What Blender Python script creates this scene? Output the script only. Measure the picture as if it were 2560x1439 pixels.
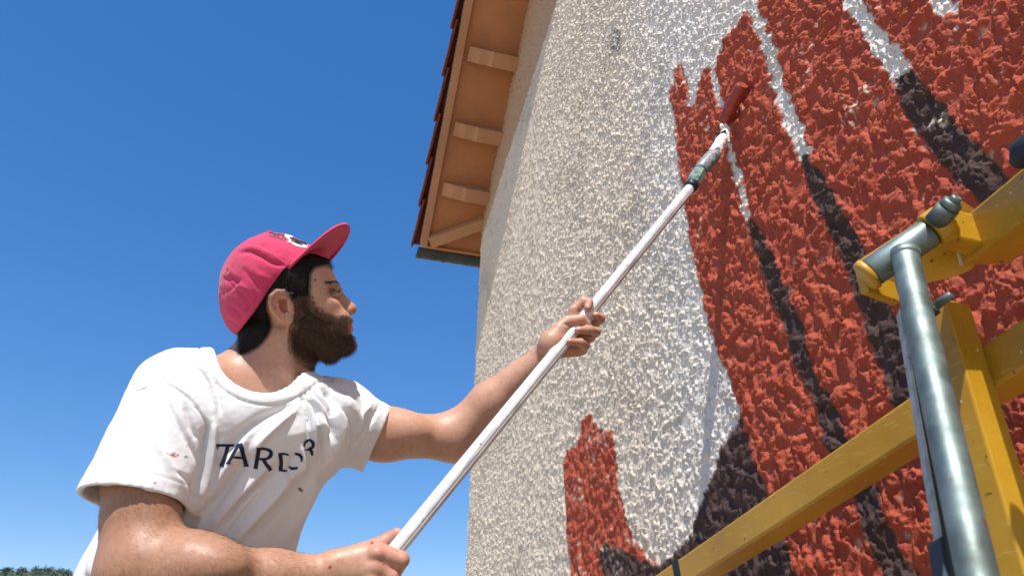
import bpy, bmesh, math, random
import numpy as np
from mathutils import Vector, Matrix
from mathutils.bvhtree import BVHTree

for o in list(bpy.data.objects):
    bpy.data.objects.remove(o)
scene = bpy.context.scene
COL = scene.collection

# ------------------------------------------------------------ camera, sky, sun
PITCH, ROLL, YAW, FPX = 28.0, 1.2, 75.0, 1800.0
CZ = 5.0                      # camera height over the ground (we stand in a lift basket)
_p, _r, _y = map(math.radians, (PITCH, ROLL, YAW))
fh = np.array([-math.sin(_y), math.cos(_y), 0.0]); rh = np.array([math.cos(_y), math.sin(_y), 0.0]); uz = np.array([0, 0, 1.0])
F_ = fh * math.cos(_p) + uz * math.sin(_p)
U0 = -fh * math.sin(_p) + uz * math.cos(_p)
R_ = rh * math.cos(_r) + U0 * math.sin(_r)
U_ = -rh * math.sin(_r) + U0 * math.cos(_r)
CAMPOS = np.array([0, 0, CZ])
cam_data = bpy.data.cameras.new('camera')
cam_data.sensor_width = 36.0
cam_data.lens = 36.0 * FPX / 2560.0
cam_data.clip_start = 0.05
cam_data.clip_end = 3000
cam_data.dof.use_dof = True
cam_data.dof.focus_distance = 1.6
cam_data.dof.aperture_fstop = 8.0
cam = bpy.data.objects.new('camera', cam_data)
COL.objects.link(cam)
M = Matrix(((R_[0], U_[0], -F_[0], 0), (R_[1], U_[1], -F_[1], 0), (R_[2], U_[2], -F_[2], CZ), (0, 0, 0, 1)))
cam.matrix_world = M
scene.camera = cam

SUN = np.array([2.6, -1.0, 4.7]); SUN = SUN / np.linalg.norm(SUN)
world = bpy.data.worlds.new('World')
scene.world = world
world.use_nodes = True
nt = world.node_tree
nt.nodes.clear()
sky = nt.nodes.new('ShaderNodeTexSky')
sky.sky_type = 'NISHITA'
sky.sun_disc = False
sky.sun_elevation = math.asin(SUN[2])
sky.sun_rotation = math.atan2(SUN[0], SUN[1])
sky.altitude = 1400
sky.air_density = 1.0
sky.dust_density = 0.05
sky.ozone_density = 4.5
hs = nt.nodes.new('ShaderNodeHueSaturation')
hs.inputs['Saturation'].default_value = 1.68
hs.inputs['Hue'].default_value = 0.512
hs.inputs['Value'].default_value = 1.56
bg = nt.nodes.new('ShaderNodeBackground')
bg.inputs['Strength'].default_value = 0.15
wo = nt.nodes.new('ShaderNodeOutputWorld')
gm = nt.nodes.new('ShaderNodeGamma')
gm.inputs['Gamma'].default_value = 0.58
nt.links.new(sky.outputs[0], gm.inputs['Color'])
nt.links.new(gm.outputs[0], hs.inputs['Color'])
nt.links.new(hs.outputs[0], bg.inputs['Color'])
nt.links.new(bg.outputs[0], wo.inputs['Surface'])

sun_data = bpy.data.lights.new('sun', 'SUN')
sun_data.energy = 4.9
sun_data.angle = math.radians(0.53)
sun_data.color = (1.0, 0.955, 0.90)
sun = bpy.data.objects.new('sun', sun_data)
COL.objects.link(sun)
sun.rotation_euler = Vector(SUN).to_track_quat('Z', 'Y').to_euler()

scene.view_settings.view_transform = 'Standard'
scene.view_settings.look = 'None'
scene.view_settings.exposure = 0.45
scene.view_settings.gamma = 1.0
scene.view_settings.use_curve_mapping = False

# ------------------------------------------------------------ helpers
def C(u, v, d):
    """camera-space point (right, up, depth) of a photo position at a depth"""
    return np.array([(u - 1280.0) / FPX * d, (719.5 - v) / FPX * d, d])
def c2w(P):
    P = np.asarray(P, float)
    return P[..., 0:1] * R_ + P[..., 1:2] * U_ + P[..., 2:3] * F_ + CAMPOS
def w2px(P):
    Q = np.asarray(P, float) - CAMPOS
    z = Q @ F_
    return 1280 + FPX * (Q @ R_) / z, 719.5 - FPX * (Q @ U_) / z, z
def at(u, v, d):
    return c2w(C(u, v, d))
def on_wall(u, v, Y):
    r = F_ + R_ * (u - 1280) / FPX + U_ * (719.5 - v) / FPX
    return r * (Y / r[1]) + CAMPOS

def new_mesh(name, V, faces=None, quads=None, tris=None):
    me = bpy.data.meshes.new(name)
    if quads is not None or tris is not None:
        parts = []
        if quads is not None and len(quads): parts.append((np.asarray(quads, np.int32), 4))
        if tris is not None and len(tris): parts.append((np.asarray(tris, np.int32), 3))
        loops = np.concatenate([q.ravel() for q, n in parts])
        tot = np.concatenate([np.full(len(q), n, np.int32) for q, n in parts])
        st = np.concatenate([[0], np.cumsum(tot)[:-1]]).astype(np.int32)
        me.vertices.add(len(V)); me.vertices.foreach_set('co', np.asarray(V, np.float32).ravel())
        me.loops.add(len(loops)); me.loops.foreach_set('vertex_index', loops)
        me.polygons.add(len(tot)); me.polygons.foreach_set('loop_start', st); me.polygons.foreach_set('loop_total', tot)
        me.update(calc_edges=True)
    else:
        me.from_pydata([tuple(map(float, v)) for v in V], [], [tuple(map(int, f)) for f in faces])
        me.update()
    return me

def smooth(me, on=True):
    me.polygons.foreach_set('use_smooth', np.full(len(me.polygons), on, bool))

def link(name, me, mat=None, parent=None, sm=False):
    o = bpy.data.objects.new(name, me)
    COL.objects.link(o)
    if mat is not None and not me.materials: me.materials.append(mat)
    if parent is not None:
        o.parent = parent
        o.matrix_parent_inverse = parent_inv(parent)
    if sm: smooth(me)
    return o

def parent_inv(p):
    m = p.matrix_basis.copy()
    q = p
    while q.parent is not None:
        m = q.parent.matrix_basis @ q.matrix_parent_inverse @ m if False else m
        q = q.parent
    return p_world(p).inverted()
def p_world(p):
    if p.parent is None: return p.matrix_basis.copy()
    return p_world(p.parent) @ p.matrix_parent_inverse @ p.matrix_basis

def tag(o, label=None, cat=None, group=None, kind=None):
    if label: o['label'] = label
    if cat: o['category'] = cat
    if group: o['group'] = group
    if kind: o['kind'] = kind
    return o
def empty(name, loc, label, cat, group=None):
    o = bpy.data.objects.new(name, None)
    COL.objects.link(o)
    o.location = tuple(float(a) for a in loc)
    o.empty_display_size = 0.1
    return tag(o, label, cat, group)

def add_color(me, rgb):
    n = len(me.vertices)
    a = me.color_attributes.new('Col', 'FLOAT_COLOR', 'POINT')
    c = np.ones((n, 4), np.float32); c[:, :3] = rgb
    a.data.foreach_set('color', c.ravel())

class NT:
    def __init__(s, name, rough=0.6, col=(0.5, 0.5, 0.5), metal=0.0, spec=0.5):
        s.m = bpy.data.materials.new(name); s.m.use_nodes = True
        s.t = s.m.node_tree; s.b = s.t.nodes['Principled BSDF']
        s.b.inputs['Base Color'].default_value = (*col, 1)
        s.b.inputs['Roughness'].default_value = rough
        s.b.inputs['Metallic'].default_value = metal
        s.b.inputs['Specular IOR Level'].default_value = spec
    def n(s, typ, **kw):
        x = s.t.nodes.new(typ)
        for k, v in kw.items():
            if k in x.inputs: x.inputs[k].default_value = v
            else: setattr(x, k, v)
        return x
    def l(s, a, b): s.t.links.new(a, b)
    def coord(s):
        if not hasattr(s, '_c'): s._c = s.n('ShaderNodeTexCoord').outputs['Object']
        return s._c
    def noise(s, scale, detail=4, rough=0.55, vec=None, stretch=None):
        x = s.n('ShaderNodeTexNoise'); x.inputs['Scale'].default_value = scale
        x.inputs['Detail'].default_value = detail; x.inputs['Roughness'].default_value = rough
        v = vec if vec is not None else s.coord()
        if stretch is not None:
            mp = s.n('ShaderNodeMapping'); mp.inputs['Scale'].default_value = stretch; s.l(v, mp.inputs[0]); v = mp.outputs[0]
        s.l(v, x.inputs['Vector'])
        return x.outputs['Fac']
    def ramp(s, fac, stops):
        r = s.n('ShaderNodeValToRGB'); e = r.color_ramp.elements
        e[0].position, e[0].color = stops[0][0], (*stops[0][1], 1)
        e[1].position, e[1].color = stops[-1][0], (*stops[-1][1], 1)
        for p, c in stops[1:-1]:
            q = e.new(p); q.color = (*c, 1)
        s.l(fac, r.inputs[0]); return r.outputs[0]
    def mix(s, fac, a, b, mode='MIX'):
        x = s.n('ShaderNodeMix'); x.data_type = 'RGBA'; x.blend_type = mode
        for i, v in ((0, fac), (6, a), (7, b)):
            if hasattr(v, 'is_linked') or hasattr(v, 'links'): s.l(v, x.inputs[i])
            elif i == 0: x.inputs[0].default_value = v
            else: x.inputs[i].default_value = (*v, 1) if len(v) == 3 else v
        return x.outputs[2]
    def bump(s, h, strength=0.3, dist=0.002, prev=None):
        x = s.n('ShaderNodeBump'); x.inputs['Strength'].default_value = strength; x.inputs['Distance'].default_value = dist
        s.l(h, x.inputs['Height'])
        if prev is not None: s.l(prev, x.inputs['Normal'])
        s.l(x.outputs[0], s.b.inputs['Normal']); return x.outputs[0]
    def color(s, c): s.l(c, s.b.inputs['Base Color'])
    def rough(s, c): s.l(c, s.b.inputs['Roughness'])

# numpy gradient noise -------------------------------------------------
_rs = np.random.RandomState(7)
_PERM = _rs.permutation(4096).astype(np.int64)
_GA = _rs.rand(4096) * 2 * np.pi
_GX = np.cos(_GA); _GY = np.sin(_GA)
_G3 = _rs.randn(4096, 3); _G3 /= np.linalg.norm(_G3, axis=1)[:, None]
def noise2(x, y, seed=0):
    xi = np.floor(x).astype(np.int64); yi = np.floor(y).astype(np.int64)
    xf = x - xi; yf = y - yi
    u = xf * xf * xf * (xf * (xf * 6 - 15) + 10); v = yf * yf * yf * (yf * (yf * 6 - 15) + 10)
    def g(ix, iy, fx, fy):
        h = _PERM[(_PERM[(ix + seed * 131) & 4095] + iy) & 4095]
        return _GX[h] * fx + _GY[h] * fy
    a = g(xi, yi, xf, yf); b = g(xi + 1, yi, xf - 1, yf)
    c = g(xi, yi + 1, xf, yf - 1); d = g(xi + 1, yi + 1, xf - 1, yf - 1)
    return ((a + u * (b - a)) * (1 - v) + (c + u * (d - c)) * v) * 1.5
def noise3(P, seed=0):
    I = np.floor(P).astype(np.int64); f = P - I
    w = f * f * f * (f * (f * 6 - 15) + 10)
    r = 0
    for dx in (0, 1):
        for dy in (0, 1):
            for dz in (0, 1):
                h = _PERM[(_PERM[(_PERM[(I[:, 0] + dx + seed * 77) & 4095] + I[:, 1] + dy) & 4095] + I[:, 2] + dz) & 4095]
                g = _G3[h]
                dt = g[:, 0] * (f[:, 0] - dx) + g[:, 1] * (f[:, 1] - dy) + g[:, 2] * (f[:, 2] - dz)
                r = r + dt * (w[:, 0] if dx else 1 - w[:, 0]) * (w[:, 1] if dy else 1 - w[:, 1]) * (w[:, 2] if dz else 1 - w[:, 2])
    return r * 1.6
def sstep(a, b, x):
    t = np.clip((x - a) / (b - a), 0, 1); return t * t * (3 - 2 * t)
def poly_sdf(px, py, poly):
    """signed distance (inside positive) of 2D points to a closed polygon"""
    poly = np.asarray(poly, float); n = len(poly)
    d = np.full(px.shape, 1e18); ins = np.zeros(px.shape, bool)
    for i in range(n):
        ax, ay = poly[i]; bx, by = poly[(i + 1) % n]
        ex, ey = bx - ax, by - ay; L = ex * ex + ey * ey + 1e-12
        t = np.clip(((px - ax) * ex + (py - ay) * ey) / L, 0, 1)
        dx = px - ax - t * ex; dy = py - ay - t * ey
        d = np.minimum(d, dx * dx + dy * dy)
        c = ((ay > py) != (by > py))
        if ey != 0:
            ins ^= c & (px < ex * (py - ay) / ey + ax)
    d = np.sqrt(d)
    return np.where(ins, d, -d)
def inside(px, py, poly):
    poly = np.asarray(poly, float); n = len(poly); ins = np.zeros(px.shape, bool)
    x0, y0 = poly.min(0); x1, y1 = poly.max(0)
    m = (px >= x0) & (px <= x1) & (py >= y0) & (py <= y1)
    qx, qy = px[m], py[m]; r = np.zeros(qx.shape, bool)
    for i in range(n):
        ax, ay = poly[i]; bx, by = poly[(i + 1) % n]
        if ay == by: continue
        r ^= ((ay > qy) != (by > qy)) & (qx < (bx - ax) * (qy - ay) / (by - ay) + ax)
    ins[m] = r
    return ins
def catmull(P, k=6, closed=True):
    P = np.asarray(P, float); n = len(P); out = []
    rng = range(n) if closed else range(n - 1)
    for i in rng:
        if closed: p0, p1, p2, p3 = P[(i - 1) % n], P[i], P[(i + 1) % n], P[(i + 2) % n]
        else: p0, p1, p2, p3 = P[max(i - 1, 0)], P[i], P[i + 1], P[min(i + 2, n - 1)]
        for j in range(k):
            t = j / k
            out.append(0.5 * ((2 * p1) + (-p0 + p2) * t + (2 * p0 - 5 * p1 + 4 * p2 - p3) * t * t + (-p0 + 3 * p1 - 3 * p2 + p3) * t ** 3))
    if not closed: out.append(P[-1])
    return np.array(out)
def stripe(pts, widths):
    """polygon round a centre line"""
    P = catmull(pts, 5, False); W = np.interp(np.linspace(0, 1, len(P)), np.linspace(0, 1, len(widths)), widths)
    T = np.gradient(P, axis=0); T /= np.linalg.norm(T, axis=1)[:, None]
    N = np.stack([-T[:, 1], T[:, 0]], 1) * W[:, None] / 2
    return np.concatenate([P + N, (P - N)[::-1]])

# bmesh shapes ---------------------------------------------------------
class MB:
    def __init__(s): s.bm = bmesh.new()
    def frame_box(s, o, ax, ay, az, bevel=0.0):
        """box from corner o spanned by three vectors"""
        o, ax, ay, az = map(np.asarray, (o, ax, ay, az))
        vs = [s.bm.verts.new(o + ax * i + ay * j + az * k) for i in (0, 1) for j in (0, 1) for k in (0, 1)]
        fs = [s.bm.faces.new([vs[a] for a in q]) for q in ((0, 1, 3, 2), (4, 6, 7, 5), (0, 4, 5, 1), (2, 3, 7, 6), (0, 2, 6, 4), (1, 5, 7, 3))]
        if bevel:
            ed = {e for f in fs for e in f.edges}
            bmesh.ops.bevel(s.bm, geom=list(ed), offset=bevel, segments=2, affect='EDGES', profile=0.5)
        return s
    def bar(s, a, b, w, h, up=(0, 0, 1), bevel=0.0):
        a, b = np.asarray(a, float), np.asarray(b, float); t = b - a; L = np.linalg.norm(t); t /= L
        up = np.asarray(up, float); sd = np.cross(t, up); sd /= np.linalg.norm(sd); u = np.cross(sd, t)
        return s.frame_box(a - sd * w / 2 - u * h / 2, t * L, sd * w, u * h, bevel)
    def tube(s, pts, r, seg=20, caps=True):
        pts = [np.asarray(p, float) for p in pts]; n = len(pts)
        rs = r if hasattr(r, '__len__') else [r] * n
        prev = None; rings = []
        for i in range(n):
            t = (pts[min(i + 1, n - 1)] - pts[max(i - 1, 0)]); 
            if np.linalg.norm(t) < 1e-9: t = pts[i] - pts[i-1] if i else pts[1] - pts[0]
            t = t / (np.linalg.norm(t) + 1e-12)
            if prev is None:
                a = np.array([0, 0, 1.0]) if abs(t[2]) < .9 else np.array([1.0, 0, 0])
                nrm = np.cross(t, a)
            else: nrm = prev - t * (prev @ t)
            nrm /= np.linalg.norm(nrm); prev = nrm; bn = np.cross(t, nrm)
            rings.append([s.bm.verts.new(pts[i] + (nrm * math.cos(2 * math.pi * k / seg) + bn * math.sin(2 * math.pi * k / seg)) * rs[i]) for k in range(seg)])
        for i in range(n - 1):
            for k in range(seg):
                f = s.bm.faces.new((rings[i][k], rings[i][(k + 1) % seg], rings[i + 1][(k + 1) % seg], rings[i + 1][k])); f.smooth = True
        if caps:
            s.bm.faces.new(rings[0][::-1]); s.bm.faces.new(rings[-1])
        return s
    def prism(s, poly, depth_vec):
        a = [s.bm.verts.new(np.asarray(p, float)) for p in poly]
        b = [s.bm.verts.new(np.asarray(p, float) + np.asarray(depth_vec)) for p in poly]
        n = len(poly)
        s.bm.faces.new(a); s.bm.faces.new(b[::-1])
        for i in range(n): s.bm.faces.new((a[i], b[i], b[(i + 1) % n], a[(i + 1) % n]))
        return s
    def build(s, name, mat, parent=None):
        bmesh.ops.recalc_face_normals(s.bm, faces=s.bm.faces)
        me = bpy.data.meshes.new(name); s.bm.to_mesh(me); s.bm.free()
        return link(name, me, mat, parent)

# ------------------------------------------------------------ ground and hills
def mat_ground():
    m = NT('ground_gravel', 0.95)
    f = m.noise(0.35, 6); g = m.noise(9, 4)
    c = m.ramp(f, [(0.35, (0.36, 0.28, 0.18)), (0.6, (0.46, 0.365, 0.24))])
    m.color(m.mix(0.35, c, m.ramp(g, [(0.3, (0.2, 0.18, 0.14)), (0.7, (0.46, 0.42, 0.36))])))
    m.bump(g, 0.4, 0.03)
    return m.m
g = new_mesh('ground', [(-1500, -1500, 0), (1500, -1500, 0), (1500, 1500, 0), (-1500, 1500, 0)], [(0, 1, 2, 3)])
tag(link('ground', g, mat_ground()), kind='structure')

def hill():
    # a wooded ridge a few hundred metres off, low in the frame
    d = 420.0
    xs = np.linspace(-260, 260, 80)
    base = at(40, 1425, d)
    dirv = np.array([base[0], base[1]]) / np.linalg.norm(base[:2]); side = np.array([dirv[1], -dirv[0]])
    V = []; Fc = []
    nr = 16
    for i, x in enumerate(xs):
        for j in range(nr):
            t = j / (nr - 1)
            hgt = (base[2] - 5.5 + 6 * math.sin(x * 0.013 + 1.0) + 1.0 * math.sin(x * 0.05) - max(x - 22, 0) * 0.35) 
            hh = max(hgt, 6) * math.sin(min(t * 1.35, 1) * math.pi / 2) - 1
            p = base[:2] + side * x + dirv * (-170 + t * 230)
            V.append((p[0], p[1], hh))
    for i in range(len(xs) - 1):
        for j in range(nr - 1):
            a = i * nr + j; Fc.append((a, a + nr, a + nr + 1, a + 1))
    m = NT('hill_scrub', 0.95); m.color(m.ramp(m.noise(0.05, 5), [(0.35, (0.045, 0.07, 0.03)), (0.7, (0.09, 0.11, 0.05))]))
    me = new_mesh('hill', V, Fc)
    tag(link('hill', me, m.m, sm=True), kind='structure')
    # tree canopy on the ridge: many small leaf clumps
    rs = np.random.RandomState(3); TV = []; TF = []
    tops = np.array(V).reshape(len(xs), nr, 3)
    k = 0
    crest = nr - 5
    for n in range(1500):
        i = rs.randint(0, len(xs)); j = rs.randint(crest - 5, crest + 1)
        c = tops[i, j] + np.array([rs.uniform(-2.5, 2.5), rs.uniform(-2.5, 2.5), 0])
        R = rs.uniform(1.1, 2.3); 
        for q in range(50):
            v = rs.randn(3); v /= np.linalg.norm(v); v[2] = max(v[2], -.7) * 1.05
            p = c + v * R * rs.uniform(.65, 1.08) + np.array([0, 0, R * .35])
            s = rs.uniform(.22, .45); a = rs.randn(3); a /= np.linalg.norm(a); b = np.cross(a, rs.randn(3)); b /= np.linalg.norm(b)
            TV += [p - a * s, p + b * s, p + a * s, p - b * s]; TF.append((k, k + 1, k + 2, k + 3)); k += 4
    m = NT('far_foliage', 0.8); m.color(m.ramp(m.noise(0.4, 3), [(0.3, (0.030, 0.055, 0.036)), (0.7, (0.055, 0.090, 0.056))]))
    me = new_mesh('trees', TV, quads=np.array(TF))
    tag(link('treeline', me, m.m), 'dark green treeline along the distant ridge at the lower left', 'trees', kind='stuff')
hill()

# ------------------------------------------------------------ the building
D = 1.0                              # the gable wall stands in the plane Y = D
XC = -4.68                           # its far corner
SLOPE = 0.842
ZT = CZ + 3.134                       # wall top at the corner
OV, OE = 0.425, 0.21                 # overhang at the gable, at the eave
RIDGE = 1.2
DEEP = 9.0
def rake_z(x): return ZT + SLOPE * (x - XC)

house = empty('house', (XC, D, 0), 'rough stuccoed house with orange eaves and a half painted red mural', 'house')

M_RED = (0.42, 0.088, 0.047); M_DARK = (0.080, 0.049, 0.042); M_WHITE = (0.78, 0.67, 0.525); M_PAINTW = (0.79, 0.735, 0.655); M_BEIGE = (0.55, 0.36, 0.22)

def mural_polys():
    Z5 = lambda pts: [(1600 + x / 3.89, 150 + y / 3.89) for x, y in pts]
    red = []
    dark = []
    white = []
    # large red body: left border top to bottom, then over the right frame edge
    border = Z5([(765, 0), (722, 85), (745, 150), (790, 300), (822, 420), (792, 492), (755, 380), (738, 320), (712, 170), (690, 72), (640, 90), (615, 140), (585, 200), (565, 285), (548, 400),
                 (505, 455), (472, 430), (495, 370), (488, 290), (455, 180), (425, 80), (405, 28), (372, 62), (350, 105), (345, 170), (335, 240), (290, 290),
                 (305, 380), (315, 470), (345, 560), (348, 740), (375, 900), (400, 1100)])
    body = [(3300, -900), (1905, -900), (1868, -300), (1878, 0), (1850, 60), (1812, 98), (1798, 140)] + border + \
           [(1715, 520), (1727, 600), (1745, 680), (1760, 745), (1776, 820), (1801, 885), (1828, 950), (1848, 1010), (1856, 1040), (1852, 1100), (1850, 1439), (1850, 2000), (3300, 2000)]
    red.append(body)
    # the small lower finger
    red.append([(1455, 1052), (1478, 1030), (1492, 1062), (1510, 1075), (1535, 1076), (1543, 1120), (1546, 1180), (1552, 1235), (1566, 1290), (1590, 1348), (1622, 1392), (1660, 1412), (1700, 1400),
                (1700, 1700), (1445, 1700), (1430, 1439), (1421, 1350), (1415, 1250), (1411, 1150), (1420, 1122), (1446, 1115), (1452, 1080)])
    # dark shapes
    dark.append([(1852, 1034), (1830, 1080), (1806, 1125), (1790, 1160), (1776, 1215), (1758, 1242), (1745, 1290), (1728, 1338), (1695, 1378), (1650, 1412), (1605, 1400), (1560, 1372), (1525, 1362), (1512, 1345), (1500, 1400), (1515, 1439), (1530, 1700),
                 (2040, 1700), (1993, 1439), (1975, 1370), (1950, 1310), (1930, 1262), (1918, 1220), (1902, 1180), (1882, 1115), (1866, 1065)])
    dark.append(stripe([(1876, 548), (1900, 600), (1924, 655), (1948, 725), (1977, 792), (2000, 850), (2012, 905), (2034, 955), (2062, 1005), (2085, 1060), (2104, 1118), (2130, 1200)], [14, 34, 40, 44, 48, 46, 38, 34, 42, 54, 58, 44]))
    dark.append(stripe([(2015, 392), (2052, 470), (2100, 560), (2140, 640), (2172, 725), (2205, 800), (2240, 900), (2272, 985), (2300, 1060)], [20, 52, 60, 56, 70, 78, 82, 80, 74]))
    dark.append(stripe([(2262, 185), (2320, 285), (2395, 375), (2470, 455), (2560, 545), (2680, 690)], [50, 96, 100, 94, 98, 110]))
    dark.append(stripe([(2140, 1190), (2172, 1240), (2196, 1320), (2224, 1382), (2258, 1439), (2330, 1560)], [40, 60, 62, 66, 74, 80]))
    dark.append([(2350, 1000), (2390, 1080), (2420, 1180), (2440, 1300), (2410, 1310), (2380, 1200), (2345, 1100), (2325, 1010)])
    # bare stripes inside the red
    white.append(stripe([(1872, -60), (1884, 20), (1925, 118), (1950, 215), (1986, 310), (2018, 398)], [34, 26, 28, 34, 36, 26]))
    white.append(stripe([(1822, 352), (1836, 400), (1850, 450), (1862, 500), (1876, 552)], [14, 16, 15, 15, 12]))
    white.append([(2070, -200), (2112, 10), (2150, 60), (2182, 110), (2210, 165), (2250, 225), (2292, 190), (2262, 130), (2200, 70), (2160, 0), (2130, -200)])
    white.append([(2335, -80), (2330, 15), (2350, 48), (2368, 30), (2395, 40), (2388, 0), (2400, -80)])
    return red, dark, white

def wall_height(X, Zw, paint):
    """relief of the sprayed render, metres proud of the wall plane"""
    wx = X + 0.012 * noise2(X / .05, Zw / .05, 1) + .004 * noise2(X / .014, Zw / .014, 12); wz = Zw + 0.012 * noise2(X / .05, Zw / .05, 2) + .004 * noise2(X / .014, Zw / .014, 13)
    a = noise2(wx / .043, wz / .055, 3)
    b = noise2(wx / .0142, wz / .0195, 4)
    c = noise2(wx / .0068, wz / .0094, 5)
    d = noise2(X / .0058, Zw / .0066, 6)
    s = 0.42 * a + 0.62 * b + 0.52 * c
    sp = sstep(-.16, .42, s)
    fine = sstep(-.10, .45, 0.5 * b + .75 * c + .22 * d)
    gap = sstep(-.25, .25, noise2(wx / .034, wz / .042, 9) + .35 * b)
    h_raw = (0.0046 * sp * (.5 + .6 * fine) + .0034 * fine) * (.35 + .65 * gap) + .0010 * d + .0014 * a
    # thick paint rounds the lumps but keeps crusts, ridges and pits
    s2 = 0.75 * a + .60 * b
    rid = 1 - np.abs(noise2(wx / .016, wz / .020, 8)) * 2
    b2 = noise2(wx / .023, wz / .028, 10)
    h_pt = 0.0050 * sstep(-.40, .50, .6 * a + .7 * b2) + .0036 * sstep(-.28, .40, b2 + .5 * c) + .0022 * sstep(-.2, .40, c + .45 * d) * sstep(-.3, .3, a) + .0012 * d + .0014 * a
    return h_raw * (1 - paint) + h_pt * paint

def build_wall():
    hx = []; x = XC
    xs = [x]
    while x < -0.25:
        r = math.hypot(1.0, x)
        x += min(.0018 * (r / 1.15) ** 1.5, .0075) ; xs.append(x)
    xs = np.array(xs); NR = 720
    t = np.linspace(0, 1, NR)
    top = np.minimum(rake_z(xs) - 0.002, CZ + np.interp(xs, [-4.7, -3.3, -2.4, -1.4, -.25], [5, 4.6, 3.7, 2.4, 1.5]))
    bot = CZ + np.interp(xs, [-4.7, -2, -.25], [.25, -.05, -.12])
    X = np.repeat(xs[:, None], NR, 1); Zw = bot[:, None] + (top - bot)[:, None] * t[None, :]
    Xf = X.ravel(); Zf = Zw.ravel()
    P = np.stack([Xf, np.full_like(Xf, D), Zf], 1)
    u, v, dep = w2px(P)
    # ragged paint edges
    nz = lambda s, sc: noise2(Xf / sc, Zf / sc, s)
    scale = FPX / dep
    rough = .0045 * nz(21, .02) + .0035 * nz(22, .008)
    ru = u + rough * scale; rv = v + (.0045 * nz(23, .02) + .003 * nz(24, .008)) * scale
    red, dark, white = mural_polys()
    mr = np.zeros(len(Xf), bool); md = mr.copy(); mw = mr.copy()
    for p in red: mr |= inside(ru, rv, p)
    for p in dark: md |= inside(ru, rv, p)
    rw_u = u + (.010 * nz(31, .03) + .006 * nz(32, .010)) * scale; rw_v = v + (.008 * nz(33, .03)) * scale
    for p in white: mw |= inside(rw_u, rw_v, p)
    painted = (mr | md) & ~mw
    mw &= mr
    # near white paint strip: the white band next to the mural is brushed on, slightly cooler
    col = np.empty((len(Xf), 3)); col[:] = M_WHITE
    near = sstep(-2.2, -1.5, Xf)
    col = col * (1 - near[:, None]) + np.array(M_PAINTW) * near[:, None]
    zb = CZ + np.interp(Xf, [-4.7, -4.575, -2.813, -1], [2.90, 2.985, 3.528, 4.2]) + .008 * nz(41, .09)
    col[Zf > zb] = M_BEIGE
    pf = np.zeros(len(Xf)); pf[painted] = 1.0
    A = pf.reshape(X.shape)
    for _ in range(3):   # soften the relief change at the paint's edge
        A[1:-1, 1:-1] = (A[1:-1, 1:-1] * 2 + A[2:, 1:-1] + A[:-2, 1:-1] + A[1:-1, 2:] + A[1:-1, :-2]) / 6
    H = wall_height(Xf, Zf, np.maximum(A.ravel() , .25 * near))
    # the first finger strokes are dry: bare render pits show through the red
    var = 1 + .10 * nz(51, .12) + .07 * nz(52, .03)
    redc = np.array(M_RED)[None, :] * var[:, None]
    dc = np.array(M_DARK)[None, :] * (1 + .25 * nz(53, .04))[:, None]
    m1 = mr & ~mw
    col[m1] = redc[m1]
    col[md] = dc[md]
    dry = (nz(61, .018) + .5 * nz(62, .006) + .7 * nz(63, .15) > .78) & painted & (u < 1760)
    col[dry] = M_WHITE
    # hairline bare specks along the wide stripe
    sp = (nz(64, .012) + .8 * nz(65, .09) > .98) & painted & (v < 330)
    col[sp] = M_WHITE
    # grime on the bare wall: grey stains with their own shapes, and a few dark scuffs
    bare = ~(painted) & (Zf < zb)
    gr = sstep(.10, .7, nz(71, .35) + .6 * nz(72, .08)) * .16
    col[bare] *= (1 - gr[bare])[:, None]
    def scuff(cu, cv, ru_, rv_, s, a):
        m = bare & (((u - cu) / ru_) ** 2 + ((v - cv) / rv_) ** 2 < 1 + .8 * nz(s, .02)) & (nz(s + 1, .012) > a)
        col[m] = (.12, .125, .13)
    scuff(1540, 108, 16, 36, 81, .05); scuff(1512, 160, 14, 40, 83, .42); scuff(1768, 395, 5, 30, 85, .1); scuff(1455, 420, 7, 60, 87, .35); scuff(1455, 540, 6, 90, 89, .45)
    rustm = bare & (np.abs(u - 1455) < 5) & (v > 230) & (v < 420) & (nz(91, .03) > .2)
    col[rustm] = (.50, .34, .22)
    # paint misses the deepest pits here and there, and spatters beyond its edge
    cov = painted & (H < np.percentile(H[painted], 9)) & (nz(66, .03) + .5 * nz(67, .3) > .66) & ~md
    col[cov] = col[cov] * .4 + np.array(M_WHITE) * .5
    th = np.clip(nz(68, .07) + .4 * nz(69, .02), -1, 1); m_ = painted & (th > .35) & ~md; col[m_] *= (1 - .18 * (th[m_] - .35))[:, None] * np.array([1, .92, .92])
    CG = col.reshape(X.shape + (3,))
    for _ in range(2):
        CG[1:-1, 1:-1] = (CG[1:-1, 1:-1] * 4 + CG[2:, 1:-1] + CG[:-2, 1:-1] + CG[1:-1, 2:] + CG[1:-1, :-2]) / 8
    col = CG.reshape(-1, 3)
    V = P.copy(); V[:, 1] -= H + .001
    n0, n1 = X.shape
    idx = np.arange(n0 * n1).reshape(n0, n1)
    q = np.stack([idx[:-1, :-1], idx[1:, :-1], idx[1:, 1:], idx[:-1, 1:]], -1).reshape(-1, 4)
    me = new_mesh('gable_wall', V, quads=q)
    add_color(me, np.clip(col, 0, 1))
    pa = me.attributes.new('paint', 'FLOAT', 'POINT'); pa.data.foreach_set('value', pf.astype(np.float32))
    m = NT('render_and_mural_paint', 0.85, spec=.18)
    a = m.n('ShaderNodeAttribute', attribute_name='Col'); p = m.n('ShaderNodeAttribute', attribute_name='paint')
    n1_ = m.noise(420, 3); n2_ = m.noise(60, 5)
    c = m.mix(.16, a.outputs['Color'], m.ramp(n2_, [(.3, (.55, .52, .50)), (.65, (1, 1, 1))]), 'MULTIPLY')
    m.color(c)
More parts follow.
